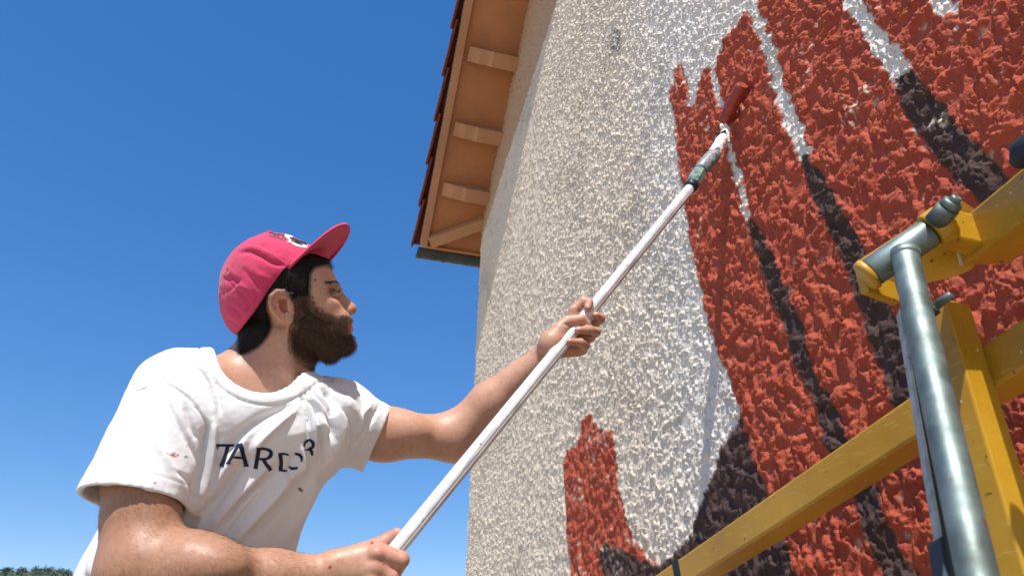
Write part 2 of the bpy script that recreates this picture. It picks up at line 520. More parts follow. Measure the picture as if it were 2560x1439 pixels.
    rr = m.n('ShaderNodeMapRange'); m.l(p.outputs['Fac'], rr.inputs[0]); rr.inputs[3].default_value = .95; rr.inputs[4].default_value = .84
    m.rough(rr.outputs[0])
    n3_ = m.noise(150, 5, .65)
    b0 = m.bump(n3_, .8, .0045)
    m.bump(n1_, .5, .0012, b0)
    link('gable_wall', me, m.m, house, sm=True)
    return m.m
M_WALL = build_wall()

def plain_plaster(name, col, sc=40):
    m = NT(name, .9, spec=.3); n = m.noise(sc, 5); n2 = m.noise(2.2, 4)
    c = m.ramp(n2, [(.35, tuple(a * .84 for a in col)), (.65, tuple(min(a * 1.06, 1) for a in col))])
    m.color(c); m.bump(n, .45, .004); return m.m
M_PLAIN = plain_plaster('plain_render', M_WHITE)
M_SOFF = plain_plaster('orange_soffit_paint', (.45, .195, .088), 25)
M_BEAM = plain_plaster('beige_beam_paint', (.47, .245, .130), 60)
M_SOFFW = plain_plaster('beige_band', M_BEIGE, 60)

# rest of the shell, coarse, where the photograph does not look closely
XR = 2 * RIDGE - XC
def shell():
    b = MB()
    # gable wall remainder: below, right and above the detailed field, set 3 mm back
    y0, y1 = D + .004, D + .30
    pts = [(XC, 0), (XR, 0), (XR, rake_z(XC)), (RIDGE, rake_z(RIDGE)), (XC, rake_z(XC))]
    b.prism([(x, y0, z) for x, z in pts], (0, y1 - y0, 0))
    b.build('backing_wall', M_PLAIN, house)
    b = MB(); b.frame_box((XC, D + .302, 0), (.30, 0, 0), (0, DEEP, 0), (0, 0, ZT - .02)); b.build('side_wall', M_PLAIN, house)
    b = MB(); b.frame_box((XR - .30, D + .302, 0), (.30, 0, 0), (0, DEEP, 0), (0, 0, ZT - .02)); b.build('side_wall', M_PLAIN, house)
    b = MB(); b.frame_box((XC, D + .302 + DEEP, 0), (XR - XC, 0, 0), (0, .3, 0), (0, 0, ZT - .02)); b.build('rear_wall', M_PLAIN, house)
shell()

def roof():
    sl = np.array([1, 0, SLOPE]); sl = sl / np.linalg.norm(sl); nrm = np.array([-sl[2], 0, sl[0]])
    xe = XC - OE                                   # eave edge
    L = (RIDGE - xe) / sl[0]
    A = np.array([xe, D - OV, rake_z(xe)])         # soffit plane at the roof's outer corner
    yv = np.array([0, 1.0, 0])
    # soffit slab
    MB().frame_box(A + nrm * .002, sl * L, yv * (OV + DEEP + .6), nrm * .05).build('soffit', M_SOFF, house)
    # barge board strip along the verge: a slightly proud edge with a painted underside
    MB().frame_box(A - yv * .022 - nrm * .035, sl * L, yv * .052, nrm * .120, .003).build('barge_board', M_BEAM, house)
    # other slope
    sr = np.array([-sl[0], 0, sl[2]]); nr = np.array([sl[2], 0, sl[0]])
    B = np.array([2 * RIDGE - xe, D - OV, rake_z(xe)])
    MB().frame_box(B + nr * .002, sr * (L - .06), yv * (OV + DEEP + .6), nr * .05).build('soffit', M_SOFF, house)
    # tiles: overlapped verge tiles one by one (those the photo shows), the field behind as courses
    m = NT('clay_tile', .75, spec=.35)
    n = m.noise(6, 5); m.color(m.ramp(n, [(.3, (.085, .020, .014)), (.7, (.19, .052, .033))])); m.bump(m.noise(90, 4), .4, .003)
    tile_me = None
    step = .335
    for k in range(22):
        o = A + sl * (k * step - .05) - yv * .085 + nrm * .092
        # each verge tile: a slanted plate with a down-turned flank
        if tile_me is None:
            b = MB()
            t0 = sl * math.cos(.09) + nrm * math.sin(-.09) + yv * .062
            z0 = np.zeros(3) + nrm * .030
            pr = []
            for (yy, hh) in ((0.0, -.060), (0.0, .014), (.016, .028), (.06, .033), (.12, .022), (.18, .010), (.25, .012), (.25, 0.0), (.17, -.003), (.12, .008), (.06, .018), (.022, .012), (.014, .002), (.014, -.060)):
                pr.append(z0 + yv * yy + nrm * hh)
            b.prism(pr, t0 * (step + .075))
            ob = b.build('roof_tile', m.m, house); tile_me = ob.data
            ob.location = tuple(o)
            ob.matrix_parent_inverse = p_world(house).inverted()
        else:
            ob = bpy.data.objects.new('roof_tile', tile_me); COL.objects.link(ob); ob.parent = house
            ob.matrix_parent_inverse = p_world(house).inverted(); ob.location = tuple(o)
    # tile field as one stuff part
    b = MB()
    for k in range(22):
        for j in range(0, 34):
            o = A + sl * (k * step - .05) + yv * (.20 + j * .27) + nrm * .08
            t0 = sl * math.cos(.09) - nrm * math.sin(.09)
            b.frame_box(o + nrm * .03, t0 * (step + .05), yv * .26, nrm * .02)
    for k in range(22):
        o = B + sr * (k * step - .05) - yv * .06 + nr * .082
        b.frame_box(o, sr * (step + .02), yv * (OV + DEEP + .5), nr * .02)
    tag(b.build('roof_tile_field', m.m, house), kind='stuff')
    # rafter tails carrying the verge, X positions read off the wall
    for px, py in ((1281, 190), (1243, 372), (1208, 520), (1330, -30)):
        xx = np.linspace(XC, XC + 4, 800); vv = w2px(np.stack([xx, xx * 0 + D, rake_z(xx) - .115], 1))[1]; x = float(xx[np.argmin(np.abs(vv - py))])
        c0 = np.array([x, D + .02, rake_z(x)]) - nrm * .001
        hw = .052; hgt = .105; ln = OV - .045
        prof = [(0, 0), (0, -hgt), (-ln * .55, -hgt), (-ln * .62, -hgt * .80), (-ln * .80, -hgt * .70), (-ln * .93, -hgt * .42), (-ln, -hgt * .36), (-ln, 0)]
        MB().prism([c0 - sl * hw + yv * (a) + nrm * b_ for a, b_ in prof], sl * 2 * hw).build('beam', M_BEAM, house)
    # diagonal corner beam
    p0 = np.array([XC + .02, D + .02, rake_z(XC) - .0]) - nrm * .045
    p1 = A + sl * .05 + yv * .045 - nrm * .045
    MB().bar(p0, p1, .085, .085, up=nrm, bevel=.004).build('beam', M_BEAM, house)
    # eave board
    MB().frame_box(A - nrm * .03 - sl * .012, yv * (OV + DEEP), sl * .022, nrm * .09).build('fascia', M_SOFF, house)
    # half round gutter along the eave
    mg = NT('painted_gutter', .45, (.035, .045, .042), metal=.3)
    mg.color(mg.ramp(mg.noise(12, 4), [(.3, (.028, .036, .034)), (.7, (.055, .07, .066))]))
    r = .062; cz = A[2] - .015; cx = A[0] - .072
    b = MB(); ring = []
    prof = [(math.cos(a) * rr_, math.sin(a) * rr_) for rr_, seq in ((r, np.linspace(math.pi, 2 * math.pi, 15)), (r - .004, np.linspace(2 * math.pi, math.pi, 15))) for a in seq]
    pr = [(cx + p[0], D - OV - .035, cz + p[1]) for p in prof]
    b.prism(pr, (0, OV + DEEP, 0)); gut = b.build('gutter', mg.m, house)
    MB().prism([(cx + math.cos(a) * (r - .001), D - OV - .034, cz + math.sin(a) * (r - .001)) for a in np.linspace(math.pi, 2 * math.pi, 15)], (0, .004, 0)).build('end_cap', mg.m, gut)
    for yy in (.17, .85):
        b = MB(); prr = [(cx + math.cos(a) * q, D - OV + yy, cz + math.sin(a) * q) for q, seq in ((r + .006, np.linspace(math.pi * .98, 2.05 * math.pi, 14)), (r + .001, np.linspace(2.05 * math.pi, math.pi * .98, 14))) for a in seq]
        b.prism(prr, (0, .022, 0)); b.build('gutter_clip', mg.m, gut)
roof()

# ------------------------------------------------------------ signed distance modelling for the person
class SDF:
    """smooth unions of simple volumes in camera-aligned metres (right, up, depth)"""
    def __init__(s): s.ops = []
    def add(s, fn, cen, rad, k=.01, mode='u'): s.ops.append((fn, np.asarray(cen, float), rad, k, mode)); return s
    def cone(s, a, b, ra, rb, k=.01, mode='u', sq=1.0):
        a, b = np.asarray(a, float), np.asarray(b, float); ba = b - a; L = max(ba @ ba, 1e-9)
        def fn(p):
            t = np.clip((p - a) @ ba / L, 0, 1)
            q = p - a - t[:, None] * ba
            return np.sqrt((q * q).sum(1)) - (ra + (rb - ra) * t)
        return s.add(fn, (a + b) / 2, math.sqrt(L) / 2 + max(ra, rb), k, mode)
    def chain(s, pts, rs, k=.004, mode='u'):
        for i in range(len(pts) - 1): s.cone(pts[i], pts[i + 1], rs[i], rs[i + 1], k if i == 0 else min(k, .003), mode)
        return s
    def ell(s, c, r, rot=None, k=.01, mode='u'):
        c = np.asarray(c, float); r = np.asarray(r, float)
        A = None if rot is None else np.array(Matrix.Rotation(math.radians(rot[0]), 3, 'Z') @ Matrix.Rotation(math.radians(rot[1]), 3, 'Y') @ Matrix.Rotation(math.radians(rot[2]), 3, 'X'))
        def fn(p):
            q = p - c
            if A is not None: q = q @ A
            k0 = np.sqrt(((q / r) ** 2).sum(1)) + 1e-9; k1 = np.sqrt(((q / (r * r)) ** 2).sum(1)) + 1e-9
            return k0 * (k0 - 1) / k1
        return s.add(fn, c, r.max(), k, mode)
    def pillow(s, poly, dmid, R, W, px2m, k=.01, mode='u', zc=None):
        """silhouette polygon (zoomed photo px -> metres at depth dmid) inflated sideways"""
        Pm = np.array([px2m(x, y, dmid)[:2] / dmid for x, y in poly])       # tangent-plane coordinates
        cen = np.array([*(Pm.mean(0) * dmid), dmid]); rad = np.linalg.norm(Pm * dmid - cen[:2], axis=1).max() + .02
        def fn(p):
            z = p[:, 2]
            d = poly_sdf(p[:, 0] / z, p[:, 1] / z, Pm) * dmid
            w = W(p) if callable(W) else W
            q = np.maximum(R - d, 0); zz = (z - dmid) * (R / w)
            return (np.sqrt(q * q + zz * zz) - R) * np.minimum(1, w / R)
        return s.add(fn, cen, rad, k, mode)
    def ev(s, p):
        d = np.full(len(p), 1.0)
        for fn, c, r, k, mode in s.ops:
            m = ((p - c) ** 2).sum(1) < (r + .07) ** 2
            if not m.any(): continue
            q = fn(p[m]); e = d[m]
            if mode == 'u':
                h = np.clip(.5 + .5 * (q - e) / k, 0, 1); e = q * (1 - h) + e * h - k * h * (1 - h)
            elif mode == 's':
                h = np.clip(.5 - .5 * (e + q) / k, 0, 1); e = e * (1 - h) - q * h + k * h * (1 - h)
            elif mode == 'i':
                h = np.clip(.5 - .5 * (q - e) / k, 0, 1); e = q * (1 - h) + e * h + k * h * (1 - h)
            elif mode == 'add':
                e = e + q
            d[m] = e
        return d

def mesh_sdf(S, lo, hi, h, post=None):
    lo = np.array(lo, float); B = 8
    nb = np.ceil((np.array(hi) - lo) / (h * B)).astype(int) + 1
    gi = np.stack(np.meshgrid(*[np.arange(n) for n in nb], indexing='ij'), -1).reshape(-1, 3)
    cc = lo + (gi * B + B / 2 - .5) * h
    ev = (lambda p: post(p, S.ev(p))) if post else S.ev
    dc = ev(cc)
    act = np.abs(dc) < h * B * 1.35 + .012
    dims = nb * B
    D_ = np.where(dc < 0, -1.0, 1.0).astype(np.float32).reshape(nb)
    D_ = np.repeat(np.repeat(np.repeat(D_, B, 0), B, 1), B, 2)
    loc = np.stack(np.meshgrid(*[np.arange(B)] * 3, indexing='ij'), -1).reshape(-1, 3)
    ai = gi[act]
    idx = (ai[:, None, :] * B + loc[None]).reshape(-1, 3)
    CH = 400000
    for s0 in range(0, len(idx), CH):
        j = idx[s0:s0 + CH]
        D_[j[:, 0], j[:, 1], j[:, 2]] = ev(lo + j * h)
    # surface nets
    sg = D_ < 0
    cnt = np.zeros(tuple(n - 1 for n in dims), np.uint8)
    for dx in (0, 1):
        for dy in (0, 1):
            for dz in (0, 1):
                cnt += sg[dx:dims[0] - 1 + dx, dy:dims[1] - 1 + dy, dz:dims[2] - 1 + dz]
    cell = np.argwhere((cnt > 0) & (cnt < 8))
    cid = np.full(cnt.shape, -1, np.int32); cid[cell[:, 0], cell[:, 1], cell[:, 2]] = np.arange(len(cell))
    cor = np.array([(a, b, c) for a in (0, 1) for b in (0, 1) for c in (0, 1)])
    val = np.stack([D_[cell[:, 0] + a, cell[:, 1] + b, cell[:, 2] + c] for a, b, c in cor], 1)
    acc = np.zeros((len(cell), 3)); n = np.zeros(len(cell))
    for i in range(8):
        for ax in range(3):
            if cor[i][ax] == 0:
                o = cor[i].copy(); o[ax] = 1; j = int(o[0] * 4 + o[1] * 2 + o[2])
                a, b = val[:, i], val[:, j]; m = (a < 0) != (b < 0)
                t = np.where(m, a / np.where(m, a - b, 1), 0)
                pt = cor[i][None, :] + t[:, None] * (cor[j] - cor[i])[None, :]
                acc[m] += pt[m]; n[m] += 1
    V = lo + (cell + acc / n[:, None]) * h
    quads = []
    for ax in range(3):
        b, c = (ax + 1) % 3, (ax + 2) % 3
        s0 = [slice(1, None)] * 3; s1 = [slice(1, None)] * 3
        s0[ax] = slice(0, dims[ax] - 1); s1[ax] = slice(1, dims[ax])
        s0[b] = slice(1, dims[b] - 1); s1[b] = s0[b]; s0[c] = slice(1, dims[c] - 1); s1[c] = s0[c]
        A = sg[tuple(s0)]; Bq = sg[tuple(s1)]
        e = np.argwhere(A != Bq); fl = A[e[:, 0], e[:, 1], e[:, 2]]
        off = np.zeros(3, int); off[b] = 1; off[c] = 1
        e = e + off                        # grid index of the edge start
        def cidx(db, dc_):
            q = e.copy(); q[:, b] -= db; q[:, c] -= dc_; return cid[q[:, 0], q[:, 1], q[:, 2]]
        q = np.stack([cidx(1, 1), cidx(0, 1), cidx(0, 0), cidx(1, 0)], 1)
        q[~fl] = q[~fl][:, ::-1]
        quads.append(q)
    Q = np.concatenate(quads)
    return V, Q[:, ::-1]        # the camera frame is left handed, so flip

def normals(V, Q):
    a = V[Q[:, 2]] - V[Q[:, 0]]; b = V[Q[:, 3]] - V[Q[:, 1]]
    fn = np.cross(a, b); N = np.zeros_like(V)
    for i in range(4): 
        for ax in range(3): N[:, ax] += np.bincount(Q[:, i], fn[:, ax], len(V))
    return -N / (np.linalg.norm(N, axis=1)[:, None] + 1e-12)     # outward in the left-handed frame

def relax(V, Q, it=2, lam=.5):
    E = np.concatenate([Q[:, [0, 1]], Q[:, [1, 2]], Q[:, [2, 3]], Q[:, [3, 0]]]); E = np.concatenate([E, E[:, ::-1]])
    deg = np.bincount(E[:, 0], minlength=len(V)).astype(float)
    for _ in range(it):
        A = np.stack([np.bincount(E[:, 0], V[E[:, 1], ax], len(V)) for ax in range(3)], 1) / deg[:, None]
        V = V + lam * (A - V)
    return V

def strands(name, roots, dirs, lens, mat, parent, r0=.00022, bend=None, seg=3, rs=None, wiggle=.0):
    """hairs as thin three-sided tapered needles, one mesh"""
    n = len(roots); P = [roots]; d = dirs / np.linalg.norm(dirs, axis=1)[:, None]
    rs = rs or np.random.RandomState(1)
    for i in range(seg):
        if bend is not None: 
            d = d + bend * (1.0 / seg)
        if wiggle: d = d + rs.randn(n, 3) * wiggle
        d = d / np.linalg.norm(d, axis=1)[:, None]
        P.append(P[-1] + d * (lens / seg)[:, None])
    a = np.cross(d, rs.randn(n, 3)); a /= np.linalg.norm(a, axis=1)[:, None]; b = np.cross(d, a)
    V = []; 
    rad = np.linspace(1, .35, seg) * r0
    for i in range(seg):
        for k in range(3):
            an = 2 * math.pi * k / 3; V.append(P[i] + (a * math.cos(an) + b * math.sin(an)) * rad[i])
    V.append(P[seg])
    V = np.stack(V, 1); nv = V.shape[1]
    base = np.arange(n)[:, None] * nv; Qs = []; T = []
    for i in range(seg - 1):
        for k in range(3):
            Qs.append(base + np.array([i * 3 + k, i * 3 + (k + 1) % 3, (i + 1) * 3 + (k + 1) % 3, (i + 1) * 3 + k]))
    for k in range(3): T.append(base + np.array([(seg - 1) * 3 + k, (seg - 1) * 3 + (k + 1) % 3, nv - 1]))
    me = new_mesh(name, c2w(V.reshape(-1, 3)), quads=np.concatenate(Qs), tris=np.concatenate(T))
    return link(name, me, mat, parent, sm=True)

Z1 = lambda x, y: (500 + x / 3.128, 520 + y / 3.128)      # head detail view
Z2 = lambda x, y: (150 + x / 2.443, 850 + y / 2.443)      # shirt
Z3 = lambda x, y: (750 + x / 2.942, 950 + y / 2.942)      # lower hand
Z4 = lambda x, y: (1250 + x / 5.534, 700 + y / 5.534)     # upper hand
DH = 1.30                                                 # depth of the head's middle
def h(x, y, z=0.0): return C(*Z1(x, y), DH + z)
PXH = DH / FPX / 3.128

def head(S):
    Wf = lambda p: np.interp((719.5 - p[:, 1] / p[:, 2] * FPX - 520) * 3.128, [200, 600, 900, 1150], [.070, .074, .062, .045])
    prof = [(250, 600), (290, 430), (400, 320), (600, 262), (800, 285), (930, 350), (1000, 405), (1040, 490), (1068, 560), (1087, 606), (1084, 640), (1074, 668), (1082, 720), (1112, 800),
            (1150, 842), (1168, 868), (1184, 895), (1174, 912), (1170, 918), (1190, 938), (1192, 958), (1174, 990), (1182, 1040), (1160, 1092), (1080, 1130), (960, 1140), (830, 1090), (700, 1010), (560, 960), (420, 900), (310, 790)]
    S.pillow(catmull(prof, 3), DH, .062, Wf, lambda x, y, d: h(x, y, d - DH), k=.004)
    for sg in (-1, 1):
        z = lambda v: sg * v
        # cheekbone, jaw, temple
        S.ell(h(930, 780, z(.044)), (.034, .020, .013), (20, 0, 0), .03)
        S.cone(h(760, 900, z(.052)), h(1060, 1060, z(.026)), .016, .018, .02)
        # eye socket and nose wing
        S.ell(h(1074, 655, z(.036)), (.016, .0115, .016), None, .013, 's')
        S.ell(h(1046, 655, z(.0285)), (.0130, .0125, .0128), None, .003)
        S.ell(h(1068, 655, z(.040)), (.0110, .0017, .0125), (10, 0, 0), .0010, 's')
        S.ell(h(1048, 604, z(.026)), (.011, .0052, .020), (-14, 0, 0), .008)
        # lids
        S.ell(h(1146, 794, z(.0110)), (.0095, .0080, .0070), (-20, 0, 0), .005)
        S.ell(h(1172, 818, z(.0075)), (.0062, .0028, .0034), (-25, 0, 0), .0025, 's')
        # smile line
        S.ell(h(1080, 900, z(.034)), (.024, .024, .018), None, .015)
        # ear
        def e(x, y, q): return h(x, y, z(q))
        S.ell(e(650, 780, .071), (.022, .030, .006), (20, -12 * sg, 0), .004)
        S.ell(e(636, 750, .084), (.0170, .0230, .0110), (24, -16 * sg, 0), .003, 's')
        S.chain([e(690, 745, .078), e(705, 690, .082), e(660, 650, .086), (e(600, 650, .090)), e(553, 690, .093), e(548, 750, .093), e(580, 815, .090), e(625, 862, .084), e(690, 872, .079)],
                [.0030, .0034, .0036, .0040, .0040, .0038, .0036, .0038, .0040], .002)
        S.chain([e(590, 700, .086), e(606, 745, .087), e(612, 800, .086), e(660, 842, .081), e(700, 836, .078)], [.0028, .0036, .0036, .0034, .0030], .004)
        S.ell(e(712, 872, .077), (.0062, .0072, .0042), (20, 0, 0), .004)
        S.ell(e(703, 775, .078), (.0062, .0075, .0048), (0, 0, 0), .005)
        S.ell(e(650, 765, .074), (.0095, .0125, .012), (20, 0, 0), .002, 's')
        S.ell(e(612, 700, .088), (.0050, .0095, .0060), (-35, 0, 0), .002, 's')
    # nose
    S.chain([h(1068, 640), h(1094, 700), h(1145, 745), h(1186, 778)], [.0070, .0076, .0080, .0078], .008)
    S.cone(h(1085, 770), h(1165, 795), .0120, .0095, .008)
    S.cone(h(1085, 700), h(1125, 780), .0100, .0115, .008)
    S.ell(h(1190, 790), (.0076, .0070, .0078), (-25, 0, 0), .003)
    S.cone(h(1150, 805), h(1190, 802), .007, .0065, .004)
    # lips
    S.ell(h(1158, 893), (.0068, .0046, .020), (-15, 0, 0), .004)
    S.ell(h(1162, 944), (.0082, .0055, .019), (10, 0, 0), .004)
    S.ell(h(1160, 917, 0), (.012, .0016, .024), (-2, 0, 0), .002, 's')
    S.ell(h(1120, 1060), (.018, .018, .024), None, .012)

# arm skeleton -------------------------------------------------------
SHR, ELR, WRR = C(418, 1015, 1.155), C(352, 1432, .995), C(838, 1436, 1.085)
SHL, ELL, WRL = C(838, 1055, 1.36), C(1122, 1092, 1.46), C(1366, 884, 1.475)
PA = C(990, 1372, 1.12); PB = C(1727, 468, 1.83)          # pole centre line
PD = (PB - PA) / np.linalg.norm(PB - PA)
PR0 = .0132
def pole_depth(u, v):
    a = np.array([1280 + PA[0] / PA[2] * FPX, 719.5 - PA[1] / PA[2] * FPX]); b = np.array([1280 + PB[0] / PB[2] * FPX, 719.5 - PB[1] / PB[2] * FPX])
    s = ((u - a[0]) * (b - a)[0] + (v - a[1]) * (b - a)[1]) / ((b - a) @ (b - a))
    return 1 / ((1 - s) / PA[2] + s / PB[2])

def body_sdf():
    S = SDF()
    # torso (mostly under the shirt)
    S.ell(C(610, 1130, 1.28), (.120, .15, .085), (-8, -38, 0), .05)
    S.ell(C(520, 1400, 1.27), (.105, .17, .080), (-8, -30, 0), .05)
    S.cone(C(590, 960, 1.27), C(430, 985, 1.15), .055, .050, .04)
    S.cone(C(620, 965, 1.28), C(815, 1030, 1.36), .050, .045, .04)
    # neck
    S.cone(C(648, 985, 1.29), C(680, 850, 1.30), .066, .056, .03)
    S.cone(C(700, 985, 1.27), C(745, 880, 1.30), .036, .036, .03)
    S.chain([C(716, 835, 1.262), C(724, 920, 1.250), C(742, 985, 1.246)], [.009, .009, .008], .022)     # sternomastoid
    S.ell(C(768, 938, 1.292), (.010, .013, .010), None, .012)                                            # larynx
    # collar bone
    # right arm
    S.cone(SHR, C(362, 1185, 1.072), .048, .0515, .03)
    S.cone(C(362, 1185, 1.072), ELR + [0, .01, 0], .0515, .0520, .03)
    S.ell(C(345, 1290, 1.022), (.046, .055, .034), (-6, 0, 0), .02)            # biceps
    S.cone(ELR, C(470, 1432, 1.00), .053, .052, .03)
    S.ell(C(505, 1408, .985), (.060, .036, .040), (-6, 0, 0), .02)           # brachioradialis
    S.cone(C(470, 1440, 1.00), C(680, 1442, 1.045), .050, .0355, .03)
    S.cone(C(680, 1442, 1.045), WRR, .0355, .0275, .02)
    # left arm
    S.cone(SHL, C(960, 1085, 1.40), .055, .047, .03)
    S.cone(C(960, 1085, 1.40), ELL, .0465, .0425, .03)
    S.ell(C(1000, 1075, 1.40), (.055, .036, .034), (-3, 0, 0), .02)
    S.ell(C(1138, 1120, 1.47), (.022, .020, .022), None, .02)
    S.cone(ELL + [.008, 0, 0], C(1225, 1005, 1.475), .0430, .0400, .03)
    S.cone(C(1225, 1005, 1.475), WRL, .0400, .0250, .02)
    # ---- upper (left) hand: palm behind the pole, fingers come round the right side
    H = lambda x, y, z=0.0: C(*Z4(x, y), pole_depth(*Z4(x, y)) + z)
    S.cone(WRL, H(740, 830, .016), .0245, .0225, .012)
    S.cone(H(700, 860, .016), H(980, 640, .018), .0215, .0175, .012)      # thenar side
    S.cone(H(690, 930, .022), H(1085, 945, .030), .0220, .0165, .014)     # little-finger side
    S.cone(H(820, 820, .026), H(1130, 760, .032), .0190, .0150, .014)
    # thumb
    S.chain([H(820, 690, .004), H(935, 575, -.006), H(1130, 545, -.019), H(1205, 600, -.021)], [.0165, .0128, .0112, .0086], .008)
    # index, hooked over at the top left
    S.chain([H(1000, 600, .022), H(1020, 420, .010), H(1150, 290, -.006), H(1232, 312, -.019), H(1212, 385, -.024)], [.0135, .0108, .0098, .0093, .0074], .006)
    # middle, ring, little
    S.chain([H(1120, 760, .034), H(1310, 600, .026), H(1392, 535, .006), H(1328, 488, -.012)], [.0125, .0098, .0094, .0082], .005)
    S.chain([H(1100, 860, .034), H(1245, 790, .026), H(1330, 712, .002), H(1240, 688, -.018), H(1085, 694, -.025)], [.0125, .0100, .0096, .0094, .0080], .005)
    S.chain([H(1040, 960, .032), H(1140, 965, .022), H(1180, 905, .002), H(1110, 862, -.018), H(965, 852, -.0245)], [.0120, .0094, .0090, .0086, .0072], .005)
    # creases
    S.cone(H(880, 600, -.020), H(1010, 640, -.012), .0022, .0016, .004, 's')
    # ---- lower (right) hand: a fist seen from its back
    G = lambda x, y, z=0.0: C(*Z3(x, y), .5 * 1.105 + .5 * pole_depth(*Z3(x, y)) + z)
    S.cone(WRR, G(420, 1375, -.002), .0275, .0265, .015)
    S.cone(G(250, 1345, -.012), G(560, 1268, -.012), .0200, .0165, .014)
    S.cone(G(280, 1420, -.008), G(560, 1400, -.018), .0230, .0180, .014)
    S.cone(G(300, 1490, 0), G(530, 1510, -.012), .0230, .0175, .014)
    for kx, ky, px_, py_, tx, ty in ((575, 1268, 742, 1318, 690, 1420), (560, 1372, 668, 1440, 640, 1520), (540, 1470, 630, 1545, 600, 1610), (500, 1555, 585, 1630, 560, 1680)):
        S.chain([G(kx, ky, -.018), G(px_, py_, -.020), G(tx, ty, .002), G(tx - 70, ty + 10, .014)], [.0160, .0128, .0112, .0095], .006)
        S.ell(G(kx - 15, ky + 8, -.030), (.0095, .0085, .0070), None, .008)
    S.chain([G(380, 1300, .014), G(560, 1225, .024), G(650, 1170, .030), G(712, 1125, .026)], [.0180, .0140, .0115, .0092], .008)
    head(S)
    return S

SK = (.50, .285, .195)
def mat_skin():
    m = NT('skin', .5, spec=.38)
    a = m.n('ShaderNodeAttribute', attribute_name='Col')
    n = m.noise(140, 4); n2 = m.noise(18, 4)
    c = m.mix(.30, a.outputs['Color'], m.ramp(n, [(.35, (.70, .55, .50)), (.6, (1, 1, 1))]), 'MULTIPLY')
    c = m.mix(.35, c, m.ramp(n2, [(.35, (.86, .68, .62)), (.6, (1, 1, 1))]), 'MULTIPLY')
    m.color(c)
    m.b.inputs['Subsurface Weight'].default_value = .10
    m.b.inputs['Subsurface Radius'].default_value = (.010, .004, .002)
    m.b.inputs['Subsurface Scale'].default_value = .6
    b = m.bump(m.noise(900, 3), .35, .0006)
    m.bump(m.noise(260, 3, stretch=(1, 1, .4)), .30, .0010, b)
    m.rough(m.ramp(m.noise(60, 3), [(.3, (.34,) * 3), (.7, (.56,) * 3)]))
    return m.m
def mat_hair(name, c0, c1, rough=.5):
    m = NT(name, rough, spec=.22)
    m.color(m.ramp(m.noise(900, 2), [(.3, c0), (.7, c1)])); return m.m

def px_zoom1(V):
    u = 1280 + V[:, 0] / V[:, 2] * FPX; v = 719.5 - V[:, 1] / V[:, 2] * FPX
    return (u - 500) * 3.128, (v - 520) * 3.128, u, v

person = empty('person', at(400, 2200, 1.3) * [1, 1, 0] + [0, 0, CZ - .98], 'man in a pink cap and white t-shirt painting the wall with a long pole roller', 'person')

BEARD_POLY = catmull([(758, 690), (800, 684), (846, 690), (872, 760), (930, 815), (1030, 862), (1100, 868), (1160, 850), (1190, 872), (1150, 885), (1126, 915), (1150, 942), (1150, 985), (1212, 1010), (1222, 1070), (1216, 1110),
                      (1182, 1158), (1100, 1182), (1000, 1214), (905, 1252), (850, 1222), (790, 1170), (735, 1120), (722, 1050), (728, 960), (752, 890), (772, 830), (770, 760)], 3)
BEARD_OUT = catmull([(758, 690), (800, 684), (846, 690), (875, 770), (940, 830), (1030, 866), (1100, 862), (1150, 842), (1188, 858), (1150, 890), (1136, 915), (1150, 940), (1140, 972), (1196, 1000), (1208, 1060), (1200, 1105),
                      (1172, 1146), (1100, 1168), (1000, 1198), (905, 1232), (850, 1200), (790, 1150), (740, 1100), (722, 1040), (728, 960), (752, 890), (772, 830), (770, 760)], 3)
HAIR_POLY = catmull([(600, 470), (850, 330), (905, 340), (1000, 372), (1022, 420), (1030, 470), (990, 450), (900, 470), (868, 520), (862, 600), (850, 690), (770, 692), (745, 712), (700, 700), (670, 650), (590, 632), (535, 690), (530, 790), (548, 850), (560, 930), (520, 1020), (430, 1105), (300, 1142), (292, 1000), (280, 900), (330, 780), (450, 640)], 3)

